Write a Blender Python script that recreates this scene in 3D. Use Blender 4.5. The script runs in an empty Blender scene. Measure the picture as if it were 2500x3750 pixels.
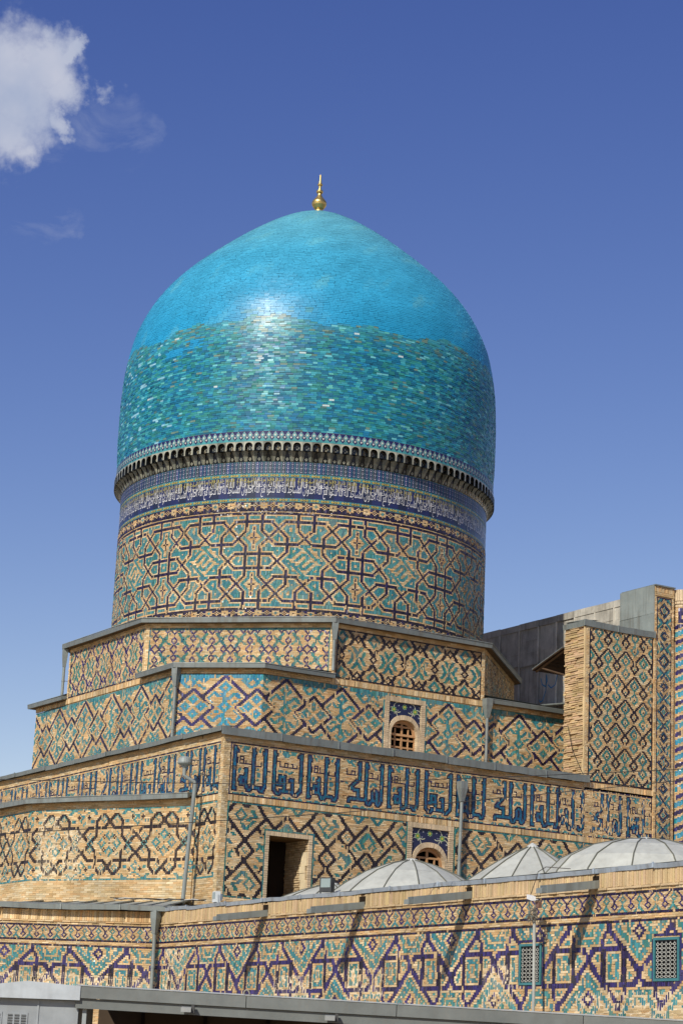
import bpy, math, random
import numpy as np
from mathutils import Matrix, Vector
SC = bpy.context.scene
C = SC.collection
R = math.radians
rng = np.random.default_rng(11)
random.seed(5)

# ------------------------------------------------------------------ camera
CAM = np.array([0., 0., 1.6])
PIT, ROL, AZ = R(14.690607), R(-2.620105), R(58.856925)
fw = np.array([math.cos(AZ) * math.cos(PIT), math.sin(AZ) * math.cos(PIT), math.sin(PIT)])
rt = np.array([math.sin(AZ), -math.cos(AZ), 0.])
up = np.cross(rt, fw)
CR = rt * math.cos(ROL) - up * math.sin(ROL)
CU = np.cross(CR, fw)
cam = bpy.data.cameras.new('camera')
co = bpy.data.objects.new('camera', cam)
C.objects.link(co)
co.matrix_world = Matrix(((CR[0], CU[0], -fw[0], CAM[0]), (CR[1], CU[1], -fw[1], CAM[1]),
                          (CR[2], CU[2], -fw[2], CAM[2]), (0, 0, 0, 1)))
cam.sensor_fit = 'VERTICAL'
cam.sensor_height = 36
cam.lens = 7941.17 / 3750 * 36
cam.clip_end = 20000
SC.camera = co

# ------------------------------------------------------------------ sky and sun
SUN_EL, SUN_TRAVEL = R(37.5), R(29.5)          # the sun stands behind and left of the camera
world = bpy.data.worlds.new('World')
SC.world = world
world.use_nodes = True
nt = world.node_tree
N = nt.nodes
for n in list(N):
    N.remove(n)
wo = N.new('ShaderNodeOutputWorld')
bg = N.new('ShaderNodeBackground')
sky = N.new('ShaderNodeTexSky')
sky.sky_type = 'NISHITA'
sky.sun_disc = False
sky.sun_elevation = SUN_EL
SDIR = np.array([-math.cos(SUN_EL) * math.cos(SUN_TRAVEL), -math.cos(SUN_EL) * math.sin(SUN_TRAVEL), math.sin(SUN_EL)])
sky.sun_rotation = math.atan2(SDIR[0], SDIR[1])
sky.altitude = 700
sky.air_density = 1.0
sky.dust_density = 0.0
sky.ozone_density = 3.0
bg.inputs['Strength'].default_value = 0.11
tcn = N.new('ShaderNodeTexCoord')


def wmath(op, a, b=None, clamp=False):
    m = N.new('ShaderNodeMath')
    m.operation = op
    m.use_clamp = clamp
    for i, v in enumerate((a, b)):
        if v is None:
            continue
        if isinstance(v, (int, float)):
            m.inputs[i].default_value = v
        else:
            nt.links.new(v, m.inputs[i])
    return m.outputs[0]


def wdot(v, d):
    m = N.new('ShaderNodeVectorMath')
    m.operation = 'DOT_PRODUCT'
    nt.links.new(v, m.inputs[0])
    m.inputs[1].default_value = tuple(d)
    return m.outputs['Value']


def wnoise(scale, detail, rough, dist=0.0, vec=None):
    n = N.new('ShaderNodeTexNoise')
    n.inputs['Scale'].default_value = scale
    n.inputs['Detail'].default_value = detail
    n.inputs['Roughness'].default_value = rough
    n.inputs['Distortion'].default_value = dist
    nt.links.new(vec if vec else tcn.outputs['Generated'], n.inputs['Vector'])
    return n.outputs['Fac']


warpn = N.new('ShaderNodeTexNoise')
warpn.inputs['Scale'].default_value = 30
warpn.inputs['Detail'].default_value = 7
warpn.inputs['Roughness'].default_value = 0.6
nt.links.new(tcn.outputs['Generated'], warpn.inputs['Vector'])
wsub = N.new('ShaderNodeVectorMath')
wsub.operation = 'SUBTRACT'
nt.links.new(warpn.outputs['Color'], wsub.inputs[0])
wsub.inputs[1].default_value = (0.5, 0.5, 0.5)
wscl = N.new('ShaderNodeVectorMath')
wscl.operation = 'SCALE'
wscl.inputs['Scale'].default_value = 0.055
nt.links.new(wsub.outputs[0], wscl.inputs[0])
wadd = N.new('ShaderNodeVectorMath')
wadd.operation = 'ADD'
nt.links.new(tcn.outputs['Generated'], wadd.inputs[0])
nt.links.new(wscl.outputs[0], wadd.inputs[1])
wnrm = N.new('ShaderNodeVectorMath')
wnrm.operation = 'NORMALIZE'
nt.links.new(wadd.outputs[0], wnrm.inputs[0])


def blob(az, el, rad):
    """soft round patch of the sky: 1 in the middle, 0 at the rim"""
    d = (math.cos(el) * math.cos(az), math.cos(el) * math.sin(az), math.sin(el))
    c = wdot(wnrm.outputs[0], d)
    return wmath('SUBTRACT', 1.0, wmath('DIVIDE', wmath('SUBTRACT', 1.0, c), 1 - math.cos(rad)))


# clouds: (azimuth, elevation, radius) of the puffs, degrees
CL = [(68.92, 25.21, 1.47), (67.73, 25.68, 1.05), (68.03, 24.75, 1.19), (68.65, 23.99, 1.05), (67.21, 25.04, 0.77), (67.02, 26.10, 0.40), (67.28, 24.13, 0.49)]
WISPS = [(65.72, 24.23, 0.9), (66.49, 24.23, 0.7), (67.27, 23.52, 0.7), (68.47, 22.42, 0.8), (68.33, 21.8, 0.8), (67.42, 21.75, 0.7), (66.87, 21.52, 0.5), (65.01, 24.15, 0.6)]
acc = None
for a, e, r in CL:
    b = wmath('MAXIMUM', blob(R(a), R(e), R(r)), -2.0)
    acc = b if acc is None else wmath('MAXIMUM', acc, b)
nz = wnoise(38, 9, 0.62, 0.25)
nz2 = wnoise(14, 5, 0.55, 0.1)
dens = wmath('ADD', wmath('MULTIPLY', acc, 1.25), wmath('MULTIPLY', wmath('SUBTRACT', nz, 0.5), 2.2))
mr = N.new('ShaderNodeMapRange')
mr.interpolation_type = 'SMOOTHSTEP'
mr.inputs['From Min'].default_value = -0.4
mr.inputs['From Max'].default_value = 1.25
mr.inputs['To Max'].default_value = 0.93
nt.links.new(dens, mr.inputs['Value'])
accw = None
for a, e, r in WISPS:
    b = wmath('MAXIMUM', blob(R(a), R(e), R(r)), 0.0)
    accw = b if accw is None else wmath('MAXIMUM', accw, b)
mp = N.new('ShaderNodeMapping')
nt.links.new(tcn.outputs['Generated'], mp.inputs['Vector'])
mp.inputs['Scale'].default_value = (1, 1, 1.9)
nzw = wnoise(30, 8, 0.6, 0.6, mp.outputs['Vector'])
wf = wmath('MULTIPLY', accw, wmath('MULTIPLY', wmath('SUBTRACT', nzw, 0.47, ), 2.6), True)
wf = wmath('MULTIPLY', wmath('MAXIMUM', wf, 0.0), 0.4)
cf = wmath('MAXIMUM', mr.outputs['Result'], wf, True)
mixc = N.new('ShaderNodeMix')
mixc.data_type = 'RGBA'
sepc = N.new('ShaderNodeSeparateColor')
comc = N.new('ShaderNodeCombineColor')
nt.links.new(sky.outputs['Color'], sepc.inputs[0])
for i_, (k_, g_) in enumerate(((1.77, 1.59), (1.03, 1.44), (0.75, 0.93))):      # deeper, more violet blue overhead
    nt.links.new(wmath('MULTIPLY', wmath('POWER', wmath('MULTIPLY', sepc.outputs[i_], 0.11), g_), k_ / 0.11), comc.inputs[i_])
nt.links.new(cf, mixc.inputs['Factor'])
nt.links.new(comc.outputs[0], mixc.inputs['A'])
ccol = N.new('ShaderNodeMix')
ccol.data_type = 'RGBA'
ccol.inputs['A'].default_value = (2.8, 3.3, 4.5, 1)
ccol.inputs['B'].default_value = (5.0, 5.0, 5.5, 1)
nt.links.new(wmath('MULTIPLY', wmath('SUBTRACT', nz2, 0.3), 2.4, True), ccol.inputs['Factor'])
nt.links.new(ccol.outputs['Result'], mixc.inputs['B'])
nt.links.new(mixc.outputs['Result'], bg.inputs['Color'])
nt.links.new(bg.outputs[0], wo.inputs['Surface'])

sl = bpy.data.lights.new('sun', 'SUN')
sl.energy = 3.7
sl.angle = R(0.5)
sl.color = (1.0, 0.95, 0.86)
so = bpy.data.objects.new('sun', sl)
C.objects.link(so)
so.location = (-30, -30, 60)
so.rotation_euler = Vector(tuple(SDIR)).to_track_quat('Z', 'Y').to_euler()
SC.view_settings.view_transform = 'Standard'
SC.view_settings.look = 'None'
SC.view_settings.gamma = 1
SC.view_settings.exposure = 0.3
SC.view_settings.use_curve_mapping = False


# ------------------------------------------------------------------ materials
def lin(r, g, b):
    f = lambda c: (c / 255 / 12.92) if c / 255 <= 0.04045 else ((c / 255 + 0.055) / 1.055) ** 2.4
    return np.array([f(r), f(g), f(b)])


def new_mat(name):
    m = bpy.data.materials.new(name)
    m.use_nodes = True
    return m, m.node_tree, m.node_tree.nodes['Principled BSDF']


def tint_mat(name, rough, spec=0.5, bump=0.0, bscale=40, grime=0.25, gscale=1.5, metal=0.0, rvar=0.0):
    """colour from the face attribute 'tint', broken up by fine grain and broad soiling"""
    m, t, p = new_mat(name)
    L = t.links
    at = t.nodes.new('ShaderNodeAttribute')
    at.attribute_name = 'tint'
    geo = t.nodes.new('ShaderNodeNewGeometry')
    n1 = t.nodes.new('ShaderNodeTexNoise')
    n1.inputs['Scale'].default_value = gscale
    n1.inputs['Detail'].default_value = 9
    n1.inputs['Roughness'].default_value = 0.65
    L.new(geo.outputs['Position'], n1.inputs['Vector'])
    r1 = t.nodes.new('ShaderNodeMapRange')
    r1.inputs['From Min'].default_value = 0.28
    r1.inputs['From Max'].default_value = 0.72
    r1.inputs['To Min'].default_value = 1 - grime
    r1.inputs['To Max'].default_value = 1 + grime * 0.7
    L.new(n1.outputs['Fac'], r1.inputs['Value'])
    mx = t.nodes.new('ShaderNodeVectorMath')
    mx.operation = 'SCALE'
    L.new(at.outputs['Color'], mx.inputs[0])
    L.new(r1.outputs['Result'], mx.inputs['Scale'])
    L.new(mx.outputs['Vector'], p.inputs['Base Color'])
    p.inputs['Roughness'].default_value = rough
    p.inputs['Specular IOR Level'].default_value = spec
    p.inputs['Metallic'].default_value = metal
    if rvar:
        r2 = t.nodes.new('ShaderNodeMapRange')
        r2.inputs['From Min'].default_value = 0.3
        r2.inputs['From Max'].default_value = 0.7
        r2.inputs['To Min'].default_value = max(0.05, rough - rvar)
        r2.inputs['To Max'].default_value = rough + rvar
        n3 = t.nodes.new('ShaderNodeTexNoise')
        n3.inputs['Scale'].default_value = 0.9
        n3.inputs['Detail'].default_value = 6
        L.new(geo.outputs['Position'], n3.inputs['Vector'])
        L.new(n3.outputs['Fac'], r2.inputs['Value'])
        L.new(r2.outputs['Result'], p.inputs['Roughness'])
    if name in ('galvanised_sheet', 'old_lead_sheet', 'painted_metal'):
        mpg = t.nodes.new('ShaderNodeMapping')              # run-off streaks down the sheet
        mpg.inputs['Scale'].default_value = (4.5, 4.5, 0.5)
        L.new(geo.outputs['Position'], mpg.inputs['Vector'])
        ns = t.nodes.new('ShaderNodeTexNoise')
        ns.inputs['Scale'].default_value = 1.6
        ns.inputs['Detail'].default_value = 6
        L.new(mpg.outputs['Vector'], ns.inputs['Vector'])
        rs = t.nodes.new('ShaderNodeMapRange')
        rs.inputs['From Min'].default_value = 0.5
        rs.inputs['From Max'].default_value = 0.72
        rs.inputs['To Max'].default_value = 0.5 if name != 'painted_metal' else 0.16
        L.new(ns.outputs['Fac'], rs.inputs['Value'])
        mxs = t.nodes.new('ShaderNodeMix')
        mxs.data_type = 'RGBA'
        mxs.inputs['B'].default_value = (0.13, 0.11, 0.085, 1)
        L.new(rs.outputs['Result'], mxs.inputs['Factor'])
        L.new(mx.outputs['Vector'], mxs.inputs['A'])
        L.new(mxs.outputs['Result'], p.inputs['Base Color'])
    if bump:
        n2 = t.nodes.new('ShaderNodeTexNoise')
        n2.inputs['Scale'].default_value = bscale
        n2.inputs['Detail'].default_value = 4
        L.new(geo.outputs['Position'], n2.inputs['Vector'])
        bp = t.nodes.new('ShaderNodeBump')
        bp.inputs['Strength'].default_value = bump
        bp.inputs['Distance'].default_value = 0.02
        L.new(n2.outputs['Fac'], bp.inputs['Height'])
        L.new(bp.outputs['Normal'], p.inputs['Normal'])
    return m


M_BRICK = tint_mat('fired_brick', 0.92, 0.2, 0.5, 30, 0.3, 0.8)
M_GLAZE = tint_mat('glazed_brick', 0.34, 0.45, 0.12, 18, 0.2, 2.0, rvar=0.1)
M_DOMEGLAZE = tint_mat('dome_glaze', 0.40, 0.36, 0.08, 9, 0.14, 0.8, rvar=0.07)
M_TILE = tint_mat('painted_tile', 0.3, 0.45, 0.08, 20, 0.25, 3.0)
M_METAL = tint_mat('galvanised_sheet', 0.55, 0.4, 0.25, 5, 0.2, 1.7, 0.25, 0.1)
M_PAINT = tint_mat('painted_metal', 0.55, 0.35, 0.15, 4, 0.2, 2.2)
M_WOOD = tint_mat('weathered_wood', 0.85, 0.2, 0.4, 25, 0.3, 4)
M_DARK = tint_mat('dark_interior', 0.95, 0.1)
M_STONE = tint_mat('mortar', 0.95, 0.1, 0.4, 25, 0.25, 1.3)
M_GROUND = tint_mat('paving', 0.9, 0.2, 0.3, 4, 0.25, 0.6)
mg, tg, pg = new_mat('gilded_metal')
pg.inputs['Base Color'].default_value = (0.56, 0.42, 0.15, 1)
pg.inputs['Metallic'].default_value = 0.9
pg.inputs['Roughness'].default_value = 0.42
M_GOLD = mg
ml, tl, pl = new_mat('lamp_glass')
pl.inputs['Base Color'].default_value = (0.25, 0.31, 0.30, 1)
pl.inputs['Roughness'].default_value = 0.12
M_LENS = ml

SAND = lin(198, 173, 134)
SANDP = lin(210, 188, 154)
MORT = lin(176, 142, 98)
GREY = lin(150, 158, 160)
ZINC = lin(148, 156, 152)


# ------------------------------------------------------------------ mesh helpers
def build(name, V, Q, mats, parent=None, col=None, midx=None, smooth=False):
    """one mesh object from vertices and equal-sized polygons; col is one colour per face"""
    V = np.asarray(V, dtype=np.float32).reshape(-1, 3)
    Q = np.asarray(Q, dtype=np.int32)
    me = bpy.data.meshes.new(name)
    me.vertices.add(len(V))
    me.vertices.foreach_set('co', V.ravel())
    k = Q.shape[1]
    me.loops.add(Q.size)
    me.loops.foreach_set('vertex_index', Q.ravel())
    me.polygons.add(len(Q))
    me.polygons.foreach_set('loop_start', np.arange(0, Q.size, k, dtype=np.int32))
    me.polygons.foreach_set('loop_total', np.full(len(Q), k, dtype=np.int32))
    if midx is not None:
        me.polygons.foreach_set('material_index', np.asarray(midx, dtype=np.int32))
    finish(me, mats, col, len(Q), smooth)
    return link(name, me, parent)


def finish(me, mats, col, nf, smooth):
    me.update(calc_edges=True)
    me.polygons.foreach_set('use_smooth', np.full(nf, bool(smooth)))
    a = me.attributes.new('tint', 'FLOAT_COLOR', 'FACE')
    col = np.asarray(SAND if col is None else col, dtype=np.float32)
    if col.ndim == 1:
        col = np.tile(col, (nf, 1))
    c4 = np.ones((nf, 4), dtype=np.float32)
    c4[:, :3] = np.clip(col, 0, 1)
    a.data.foreach_set('color', c4.ravel())
    for m in mats:
        me.materials.append(m)


def link(name, me, parent=None):
    o = bpy.data.objects.new(name, me)
    C.objects.link(o)
    if parent is not None:
        o.parent = parent
    return o


class MB:
    """collects polygons of any size, each with a colour and a material slot"""

    def __init__(s):
        s.v, s.f, s.c, s.m = [], [], [], []

    def poly(s, pts, col=SAND, mi=0):
        b = len(s.v)
        s.v += [tuple(p) for p in pts]
        s.f.append(list(range(b, b + len(pts))))
        s.c.append(col)
        s.m.append(mi)

    def box(s, o, u, v, w, col=SAND, mi=0):
        """box from corner o along the three edge vectors"""
        o, u, v, w = [np.array(a, float) for a in (o, u, v, w)]
        if np.dot(np.cross(u, v), w) < 0:
            o = o + u
            u = -u
        P = [o, o + u, o + u + v, o + v, o + w, o + u + w, o + u + v + w, o + v + w]
        for q in ((3, 2, 1, 0), (4, 5, 6, 7), (0, 1, 5, 4), (1, 2, 6, 5), (2, 3, 7, 6), (3, 0, 4, 7)):
            s.poly([P[i] for i in q], col, mi)

    def tube(s, pts, r, n=8, col=GREY, mi=0, cap=True):
        pts = [np.array(p, float) for p in pts]
        rs = r if hasattr(r, '__len__') else [r] * len(pts)
        rings = []
        ref = None
        for i, p in enumerate(pts):
            d = pts[min(i + 1, len(pts) - 1)] - pts[max(i - 1, 0)]
            d /= np.linalg.norm(d)
            if ref is None:
                a = np.array([0, 0, 1.]) if abs(d[2]) < .9 else np.array([1., 0, 0])
            else:
                a = ref
            x = np.cross(a, d)
            x /= np.linalg.norm(x)
            y = np.cross(d, x)
            ref = np.cross(d, x) * 0 + np.cross(x, d) * -1
            rings.append([p + rs[i] * (math.cos(t) * x + math.sin(t) * y) for t in np.linspace(0, 2 * math.pi, n, endpoint=False)])
        for a, b in zip(rings, rings[1:]):
            for i in range(n):
                j = (i + 1) % n
                s.poly([a[i], a[j], b[j], b[i]], col, mi)
        if cap:
            s.poly(rings[0][::-1], col, mi)
            s.poly(rings[-1], col, mi)

    def lathe(s, prof, ctr=(0, 0, 0), n=24, col=GREY, mi=0):
        cx, cy, cz = ctr
        rings = [[(cx + r * math.cos(t), cy + r * math.sin(t), cz + z) for t in np.linspace(0, 2 * math.pi, n, endpoint=False)] for r, z in prof]
        for a, b in zip(rings, rings[1:]):
            for i in range(n):
                j = (i + 1) % n
                s.poly([a[i], a[j], b[j], b[i]], col, mi)
        s.poly(rings[0][::-1], col, mi)
        s.poly(rings[-1], col, mi)

    def mesh(s, name, mats, smooth=False):
        me = bpy.data.meshes.new(name)
        me.from_pydata(s.v, [], s.f)
        me.polygons.foreach_set('material_index', np.array(s.m, dtype=np.int32))
        finish(me, mats, np.array(s.c), len(s.f), smooth)
        return me

    def build(s, name, mats, parent=None, smooth=False):
        return link(name, s.mesh(name, mats if isinstance(mats, (list, tuple)) else [mats], smooth), parent)


def thing(name, label, cat, loc=(0, 0, 0), group=None):
    o = bpy.data.objects.new(name, None)
    o.empty_display_size = 0.3
    C.objects.link(o)
    o.location = loc
    return tag(o, label, cat, group)


def tag(o, label, cat, group=None):
    o['label'] = label
    o['category'] = cat
    if group:
        o['group'] = group
    return o


def keep(o, parent):
    """parent an object whose mesh is written in world coordinates to a placed Empty"""
    o.parent = parent
    o.matrix_parent_inverse = Matrix.Translation(parent.location).inverted()
    return o


def stuff(o):
    o['kind'] = 'stuff'
    return o


# ------------------------------------------------------------------ brick patterns
# cell codes: 0 plain brick, 1 navy, 2 turquoise, 3 blue, 4 green turquoise, 5 white, 6 yellow, 7 black-brown, 8 rust-pale brick, -1 no brick
PAL = {
    0: [lin(200, 173, 131), lin(194, 166, 121), lin(204, 179, 138), lin(188, 158, 113), lin(200, 164, 117), lin(206, 184, 146)],
    1: [lin(38, 30, 62), lin(32, 26, 48), lin(46, 36, 76), lin(30, 27, 38)],
    2: [lin(64, 130, 134), lin(54, 121, 128), lin(80, 142, 140), lin(64, 125, 115), lin(50, 115, 128)],
    3: [lin(24, 86, 122), lin(24, 96, 126), lin(30, 82, 118), lin(30, 104, 122)],
    4: [lin(48, 118, 112), lin(40, 108, 108), lin(62, 128, 116), lin(42, 104, 116)],
    5: [lin(210, 206, 190)],
    6: [lin(190, 178, 78)],
    7: [lin(36, 27, 30), lin(30, 23, 28), lin(42, 32, 38), lin(34, 28, 42)],
    8: [lin(214, 148, 96), lin(208, 140, 90)],
    9: [lin(50, 138, 168), lin(58, 146, 172), lin(44, 130, 164), lin(54, 142, 150)],
    10: [lin(50, 42, 98), lin(44, 36, 84), lin(58, 48, 108), lin(40, 34, 66)],
}
GLAZED = {1, 2, 3, 4, 5, 6, 7, 9, 10}


class Grid:
    def __init__(s, w, h, code=0):
        s.a = np.full((h, w), code, dtype=np.int16)
        s.w, s.h = w, h

    def put(s, x, y, code):
        x, y = int(x), int(y)
        if 0 <= x < s.w and 0 <= y < s.h:
            s.a[y, x] = code

    def rect(s, x0, y0, x1, y1, code):
        x0, y0, x1, y1 = [int(round(v)) for v in (x0, y0, x1, y1)]
        s.a[max(0, y0):max(0, y1), max(0, x0):max(0, x1)] = code

    def line(s, pts, code, t=1, tv=None, exact=False):
        """stroke t cells wide: measured across the rows for steep and diagonal runs, across the columns for flat ones"""
        tv = tv or t
        e = 1e-6
        t_ = t
        for (x0, y0), (x1, y1) in zip(pts, pts[1:]):
            dx, dy = x1 - x0, y1 - y0
            t = t_ + 1 if (t_ == 2 and not exact and abs(dx) > .4 * abs(dy)) else t_
            if abs(dy) >= abs(dx) * 0.8 and abs(dy) > e:
                if dy < 0:
                    x0, y0, x1, y1, dx, dy = x1, y1, x0, y0, -dx, -dy
                for r in range(math.floor(y0 + e), math.ceil(y1 - e) if y1 - y0 >= 1 else math.floor(y0 + e) + 1):
                    f = min(1, max(0, (r + .5 - y0) / dy))
                    x = x0 + dx * f
                    c0 = math.floor(x - t / 2 + .5)
                    for c in range(c0, c0 + t):
                        s.put(c, r, code)
            else:
                if dx < 0:
                    x0, y0, x1, y1, dx, dy = x1, y1, x0, y0, -dx, -dy
                k = t // 2
                for c in range(math.floor(x0 - t / 2 + .5), math.floor(x1 + t / 2 + .5)):
                    f = min(1, max(0, (c + .5 - x0) / dx)) if dx > e else 0
                    y = y0 + dy * f
                    r0 = math.floor(y - tv / 2 + .5)
                    for r in range(r0, r0 + tv):
                        s.put(c, r, code)

    def ring(s, cx, cy, r, code, th=1):
        for dy in range(-r, r + 1):
            for dx in range(-r, r + 1):
                m = abs(dx) + abs(dy)
                if r - th < m <= r:
                    s.put(cx + dx, cy + dy, code)

    def disc(s, cx, cy, r, code):
        s.ring(cx, cy, r, code, r + 1)

    def frame(s, code, t=1):
        s.a[:t] = code
        s.a[-t:] = code
        s.a[:, :t] = code
        s.a[:, -t:] = code


def grow(m, square):
    o = m.copy()
    o[1:] |= m[:-1]
    o[:-1] |= m[1:]
    o[:, 1:] |= m[:, :-1]
    o[:, :-1] |= m[:, 1:]
    if square:
        h = o | False
        o2 = m.copy()
        o2[1:, 1:] |= m[:-1, :-1]
        o2[1:, :-1] |= m[:-1, 1:]
        o2[:-1, 1:] |= m[1:, :-1]
        o2[:-1, :-1] |= m[1:, 1:]
        o = h | o2
    return o


def distance(mask, n, square=False):
    d = np.full(mask.shape, 99)
    d[mask] = 0
    m = mask.copy()
    for k in range(1, n + 1):
        g = grow(m, square or k % 2 == 0)
        d[g & ~m] = k
        m = g
    return d


def clear_edge(g, fill=(2, 4, 9), ink=(1, 7, 10)):
    """leave a course of plain brick between the dark strapwork and its filling"""
    near = grow(np.isin(g.a, ink), True)
    g.a[near & np.isin(g.a, fill)] = 0
    return g


def merge(a, run=4, tall=3):
    """cells -> bricks: plain brick lies in stretchers, glazed brick stands upright"""
    h, w = a.shape
    done = a < 0
    out = []
    al = a.tolist()
    dn = done.tolist()
    for r in range(h):
        row = al[r]
        for c in range(w):
            if dn[r][c]:
                continue
            k = row[c]
            if k in GLAZED:
                n = 1
                while n < tall and r + n < h and not dn[r + n][c] and al[r + n][c] == k:
                    n += 1
                for i in range(n):
                    dn[r + i][c] = True
                out.append((c, r, 1, n, k))
            else:
                lim = run - (c + 2 * (r % 2)) % run
                n = 1
                while n < lim and c + n < w and not dn[r][c + n] and row[c + n] == k:
                    n += 1
                for i in range(n):
                    dn[r][c + i] = True
                out.append((c, r, n, 1, k))
    return np.array(out, dtype=np.float64)


def wave(u, v, seed, L=2.0):
    g = np.random.default_rng(seed)
    s = np.zeros_like(u)
    for i in range(6):
        k = g.normal(size=2) * 2 * math.pi / (L * (0.5 + i * 0.25))
        s += np.sin(u * k[0] + v * k[1] + g.uniform(0, 7)) / 6 ** .5
    return s


def brick_arrays(rects, cu, cv, mapf, gap=0.0032, proud=0.0025, base=-0.03, lost=0.02, jit=0.08, pal=None, seed=1, depth=0.0, warm=0.0, tiltk=0.003):
    g = np.random.default_rng(seed)
    pal = pal or PAL
    n = len(rects)
    c0, r0, w, h, k = rects.T
    k = k.astype(int)
    gl = np.isin(k, list(GLAZED))
    u0, u1, v0, v1 = c0 * cu + gap, (c0 + w) * cu - gap, r0 * cv + gap * .8, (r0 + h) * cv - gap * .8
    d = depth + g.normal(0, proud, n)
    tu, tv = g.normal(0, tiltk, n), g.normal(0, tiltk, n)
    cor = []
    for uu, vv, su, sv in ((u0, v0, -1, -1), (u1, v0, 1, -1), (u1, v1, 1, 1), (u0, v1, -1, 1)):
        cor.append(mapf(uu, vv, d + su * tu + sv * tv))
    for uu, vv in ((u0, v0), (u1, v0), (u1, v1), (u0, v1)):
        cor.append(mapf(uu, vv, np.full(n, base)))
    V = np.stack(cor, 1).reshape(-1, 3)
    b = (np.arange(n) * 8)[:, None]
    Q = np.concatenate([b + np.array(q) for q in ((0, 1, 2, 3), (4, 5, 1, 0), (5, 6, 2, 1), (6, 7, 3, 2), (7, 4, 0, 3))], 0)
    col = np.zeros((n, 3))
    for code in np.unique(k):
        m = np.where(k == code)[0]
        p = np.array(pal[code])
        col[m] = p[g.integers(0, len(p), len(m))]
    um, vm = (u0 + u1) / 2, (v0 + v1) / 2
    wv = wave(um, vm, seed + 3, 2.2)
    wv2 = wave(um, vm, seed + 5, 1.1)
    col *= (1 + g.normal(0, jit, n)[:, None] + 0.07 * wv[:, None])
    warmth = np.clip(wv2 * 0.5 + warm, -1, 1)[:, None] * (~gl)[:, None]
    col *= 1 + warmth * np.array([0.04, -0.04, -0.12])
    dust = (np.clip(wv2 * .18 + wv * .10 + .03, 0, .34) * gl * np.where(np.isin(k, (1, 7, 10, 3)), .25, 1.0))[:, None]
    col = col * (1 - dust) + lin(148, 142, 122) * dust
    lo = gl & (g.random(n) < 1.3 * lost * (1 + 2 * np.clip(wv2, 0, 2)))
    col[lo] = np.array(PAL[0][0]) * g.uniform(0.75, 1.1, lo.sum())[:, None]
    mi = gl & ~lo
    return V, Q, np.tile(np.clip(col, 0.004, 0.9), (5, 1)), np.tile(mi.astype(int), 5)


def plane_map(A, B, z0):
    A, B = np.array(A, float), np.array(B, float)
    U = (B - A) / np.linalg.norm(B - A)
    Nn = np.array([U[1], -U[0]])

    def f(u, v, d):
        return np.stack([A[0] + U[0] * u + Nn[0] * d, A[1] + U[1] * u + Nn[1] * d, z0 + v], -1)
    return f


def facing(name, grid, cu, cv, mapf, parent, tall=3, run=4, mats=None, patches=(), **kw):
    """patches: (u0, v0, u1, v1) relaid areas with wide pale joints"""
    a = grid.a if isinstance(grid, Grid) else grid
    rc = merge(a, run, tall)
    parts = []
    old = np.ones(len(rc), bool)
    um, vm = (rc[:, 0] + rc[:, 2] / 2) * cu, (rc[:, 1] + rc[:, 3] / 2) * cv
    for (u0, v0, u1, v1) in patches:
        m = (um > u0) & (um < u1) & (vm > v0) & (vm < v1) & old
        if m.sum():
            old &= ~m
            k2 = dict(kw)
            k2['gap'] = 0.0048
            k2['seed'] = kw.get('seed', 1) + int(u0 * 10)
            k2['warm'] = -.45
            parts.append(brick_arrays(rc[m], cu, cv, mapf, **k2))
            us, vs = np.linspace(u0, u1, 6), np.array([v0, v1])
            A_ = np.array([[us[i], v0] for i in range(5)]), 0
            pv = []
            for i in range(5):
                pv += [mapf(np.array([uu]), np.array([vv]), np.array([-.004]))[0] for uu, vv in ((us[i], v0), (us[i + 1], v0), (us[i + 1], v1), (us[i], v1))]
            parts.append((np.array(pv), np.arange(20).reshape(5, 4), np.tile(lin(218, 200, 168), (5, 1)), np.zeros(5, int)))
    parts.append(brick_arrays(rc[old], cu, cv, mapf, **kw))
    off = np.cumsum([0] + [len(p[0]) for p in parts])
    V = np.concatenate([p[0] for p in parts])
    Q = np.concatenate([p[1] + o_ for p, o_ in zip(parts, off)])
    c = np.concatenate([p[2] for p in parts])
    mi = np.concatenate([p[3] for p in parts])
    o = build(name, V, Q, mats or [M_BRICK, M_GLAZE], None, c, mi)
    if parent is not None:
        keep(o, parent)
    return stuff(o)


def plain(name, A, B, z0, z1, parent, bw=0.24, bh=0.055, upright=False, holes=(), seed=3, depth=0.0, hide=False, **kw):
    """plain brickwork; upright = soldier course (bricks on end)"""
    L = math.hypot(B[0] - A[0], B[1] - A[1])
    if upright:
        n = max(1, int(round(L / bh)))
        rects = np.array([(i, 0, 1, 1, 0) for i in range(n)], float)
        cu, cv = L / n, z1 - z0
    else:
        nw = max(4, int(round(L / (bw / 4))))
        nh = max(1, int(round((z1 - z0) / bh)))
        a = np.zeros((nh, nw), int)
        cu, cv = L / nw, (z1 - z0) / nh
        for (x0, y0, x1, y1) in holes:
            a[int(round((y0 - z0) / cv)):int(round((y1 - z0) / cv)), int(round(x0 / cu)):int(round(x1 / cu))] = -1
        rects = merge(a)
    V, Q, c, mi = brick_arrays(rects, cu, cv, plane_map(A, B, z0), seed=seed, depth=depth, **kw)
    return stuff(keep(build(name, V, Q, [M_BRICK, M_GLAZE], None, c, mi), parent))


def prism(name, pts, z0, z1, mat, col, parent, back=0.0):
    """closed block over a plan polygon (counter-clockwise)"""
    b = MB()
    n = len(pts)
    for i in range(n):
        p, q = pts[i], pts[(i + 1) % n]
        b.poly([(*p, z0), (*q, z0), (*q, z1), (*p, z1)], col)
    b.poly([(*p, z1) for p in pts], col)
    b.poly([(*p, z0) for p in pts[::-1]], col)
    return keep(b.build(name, mat), parent)


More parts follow.
